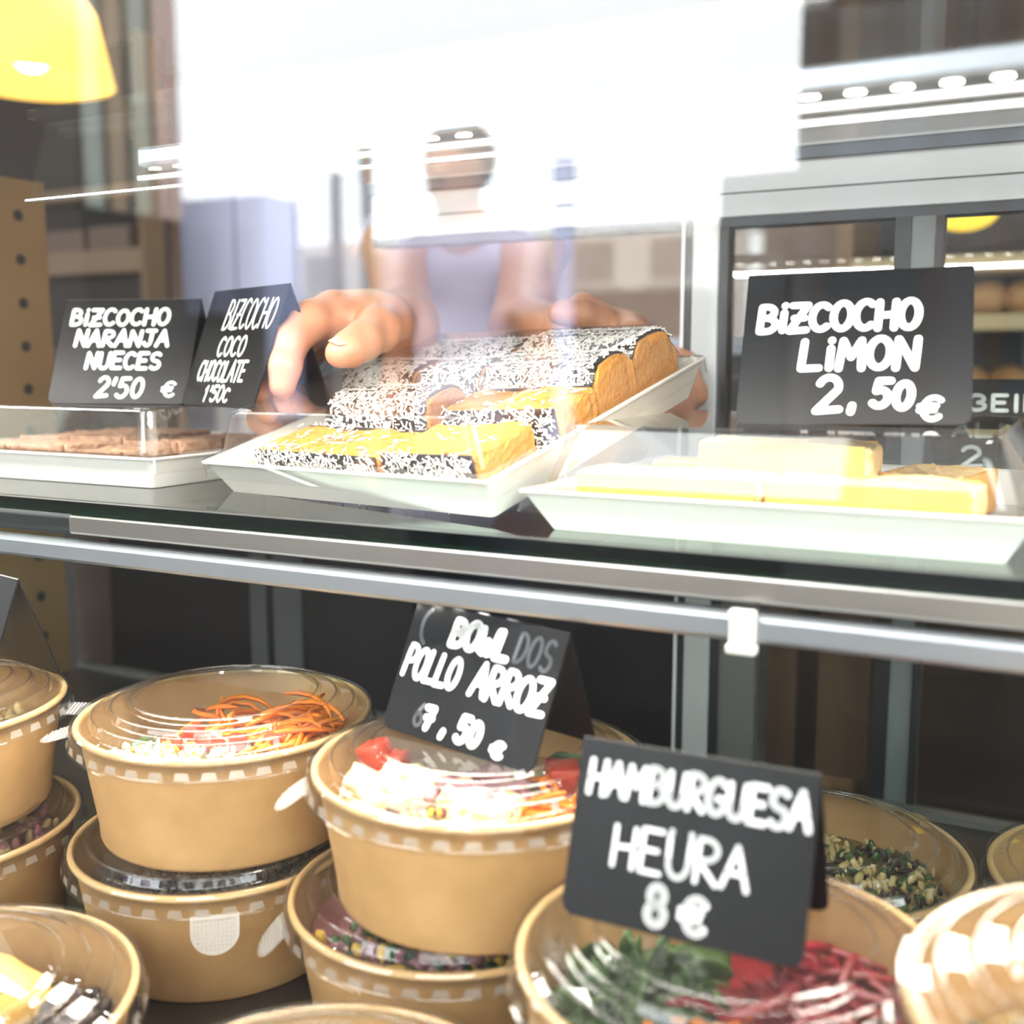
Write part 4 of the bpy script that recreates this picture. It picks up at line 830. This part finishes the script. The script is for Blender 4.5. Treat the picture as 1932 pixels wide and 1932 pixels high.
# lit wooden wall shelf with warm strip and bulbs
a, b = at_y(566, 470, 3.0), at_y(752, 470, 3.0)
ws = empty('lit_shelf', (a.x, 3.0, 0), 0, 'wooden wall shelf with warm orange light behind the left hand', 'shelf')
part(ws, 'board', a.x, b.x, 2.9, 3.12, a.z-.01, a.z+.03, WOOD); part(ws, 'back_board', a.x, b.x, 3.12, 3.15, a.z-.35, a.z+.06, WOOD); part(ws, 'bracket', a.x, a.x+.03, 3.15, 4.2, a.z-.05, a.z+.02, DWOOD); part(ws, 'bracket', b.x-.03, b.x, 3.15, 4.2, a.z-.05, a.z+.02, DWOOD)
part(ws, 'light_strip', a.x+.02, b.x-.02, 2.915, 2.93, a.z-.028, a.z-.01, emitter('orange_strip', (1, .45, .14), 2.6))
for i, (x, y) in enumerate(((600, 525), (652, 530))):
    p = at_y(x, y, 2.95); bm = bmesh.new(); ellipsoid(bm, (0, 0, 0), (.014, .014, .018), None, 14, 10); L_ = empty('hanging_bulb', p, 0, ('small warm bulb hanging under the lit shelf, left of two', 'small warm bulb hanging under the lit shelf, right of two')[i], 'bulb', 'warm bulbs under the lit shelf')
    build('bulb', bm, emitter('bulb_glow%d' % i, (1, .55, .2), 9), L_, True); bm = bmesh.new(); tube(bm, [(0, 0, .016), (0, 0, a.z-.028-p.z)], .003, 6); build('cord', bm, DARK, L_)
# work counter with grey oven
x0, x1, z0, z1 = span(800, 1420, 640, 575, 2.5); ct = empty('work_counter', (x0, 2.5, 0), 0, 'grey steel work counter along the rear of the shop', 'counter')
part(ct, 'worktop', x0-.5, x1+.1, 2.45, 3.1, z1-.04, z1, mat('counter_steel', (.30, .31, .34), .35, .6)); part(ct, 'front', x0-.48, x1+.08, 2.48, 3.08, 0, z1-.04, mat('counter_dark', (.05, .05, .058), .5))
part(ct, 'splash_back', x0-.5, x1+.1, 3.1, 3.13, z1, z1+.32, mat('brown_tiles', (.20, .12, .08), .4, noise=(8, .3, (.26, .17, .12))))
# bread rack at the right
x0, x1, z0, z1 = span(1560, 2150, 1500, 380, 2.3); br = empty('bread_rack', (x0, 2.3, 0), 0, 'wooden bread rack at right behind the limon sign', 'bread rack')
part(br, 'back_board', x0, x1, 2.62, 2.65, 0, 1.85, DWOOD); part(br, 'side_board', x0, x0+.03, 2.3, 2.62, 0, 1.85, WOOD); part(br, 'side_board', x1-.03, x1, 2.3, 2.62, 0, 1.85, WOOD)
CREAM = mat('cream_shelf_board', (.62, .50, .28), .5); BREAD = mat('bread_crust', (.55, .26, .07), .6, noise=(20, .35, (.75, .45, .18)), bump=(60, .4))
n_ = 0
for yb in (480, 592, 760, 980): 
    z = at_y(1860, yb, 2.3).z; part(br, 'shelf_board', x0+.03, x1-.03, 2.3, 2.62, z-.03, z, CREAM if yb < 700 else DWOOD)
for yb, lst, word in ((592, (1700, 1780, 1860, 1935), 'upper'), (760, (1660, 1740, 1820, 1900), 'lower')):
    z = at_y(1860, yb, 2.3).z
    for i, x in enumerate(lst):
        p = at_y(x, yb, 2.42); bm = bmesh.new(); ellipsoid(bm, (0, 0, .036), (.045, .085, .038), Euler((0, 0, RN.uniform(-.3, .3))), 16, 10); o = build('bread_loaf', bm, BREAD, None, True); o.location = (p.x, 2.44, z-.002)
        tag(o, 'round brown loaf, %s from left on the %s bread shelf' % (('first', 'second', 'third', 'fourth')[i], word), 'bread', 'loaves on the bread rack')
p = at(1820, 398, 2.0); lamp = empty('pendant_lamp', p, 0, 'small yellow half round lamp above the limon sign', 'lamp', 'yellow pendant lamps')
bm = bmesh.new(); lathe(bm, [(0, -.036)]+[(.060*math.sin(a), -.036*math.cos(a)) for a in np.linspace(.15, PI/2, 10)]+[(.058, .004), (0, .006)], 28); build('lamp_shade', bm, mat('yellow_shade', (.9, .7, .1), .5, emit=((1, .66, .04), 1.6)), lamp, True)
bm = bmesh.new(); tube(bm, [(0, 0, .004), (0, 0, 2.72-p.z)], .005, 6); build('cord', bm, DARK, lamp)
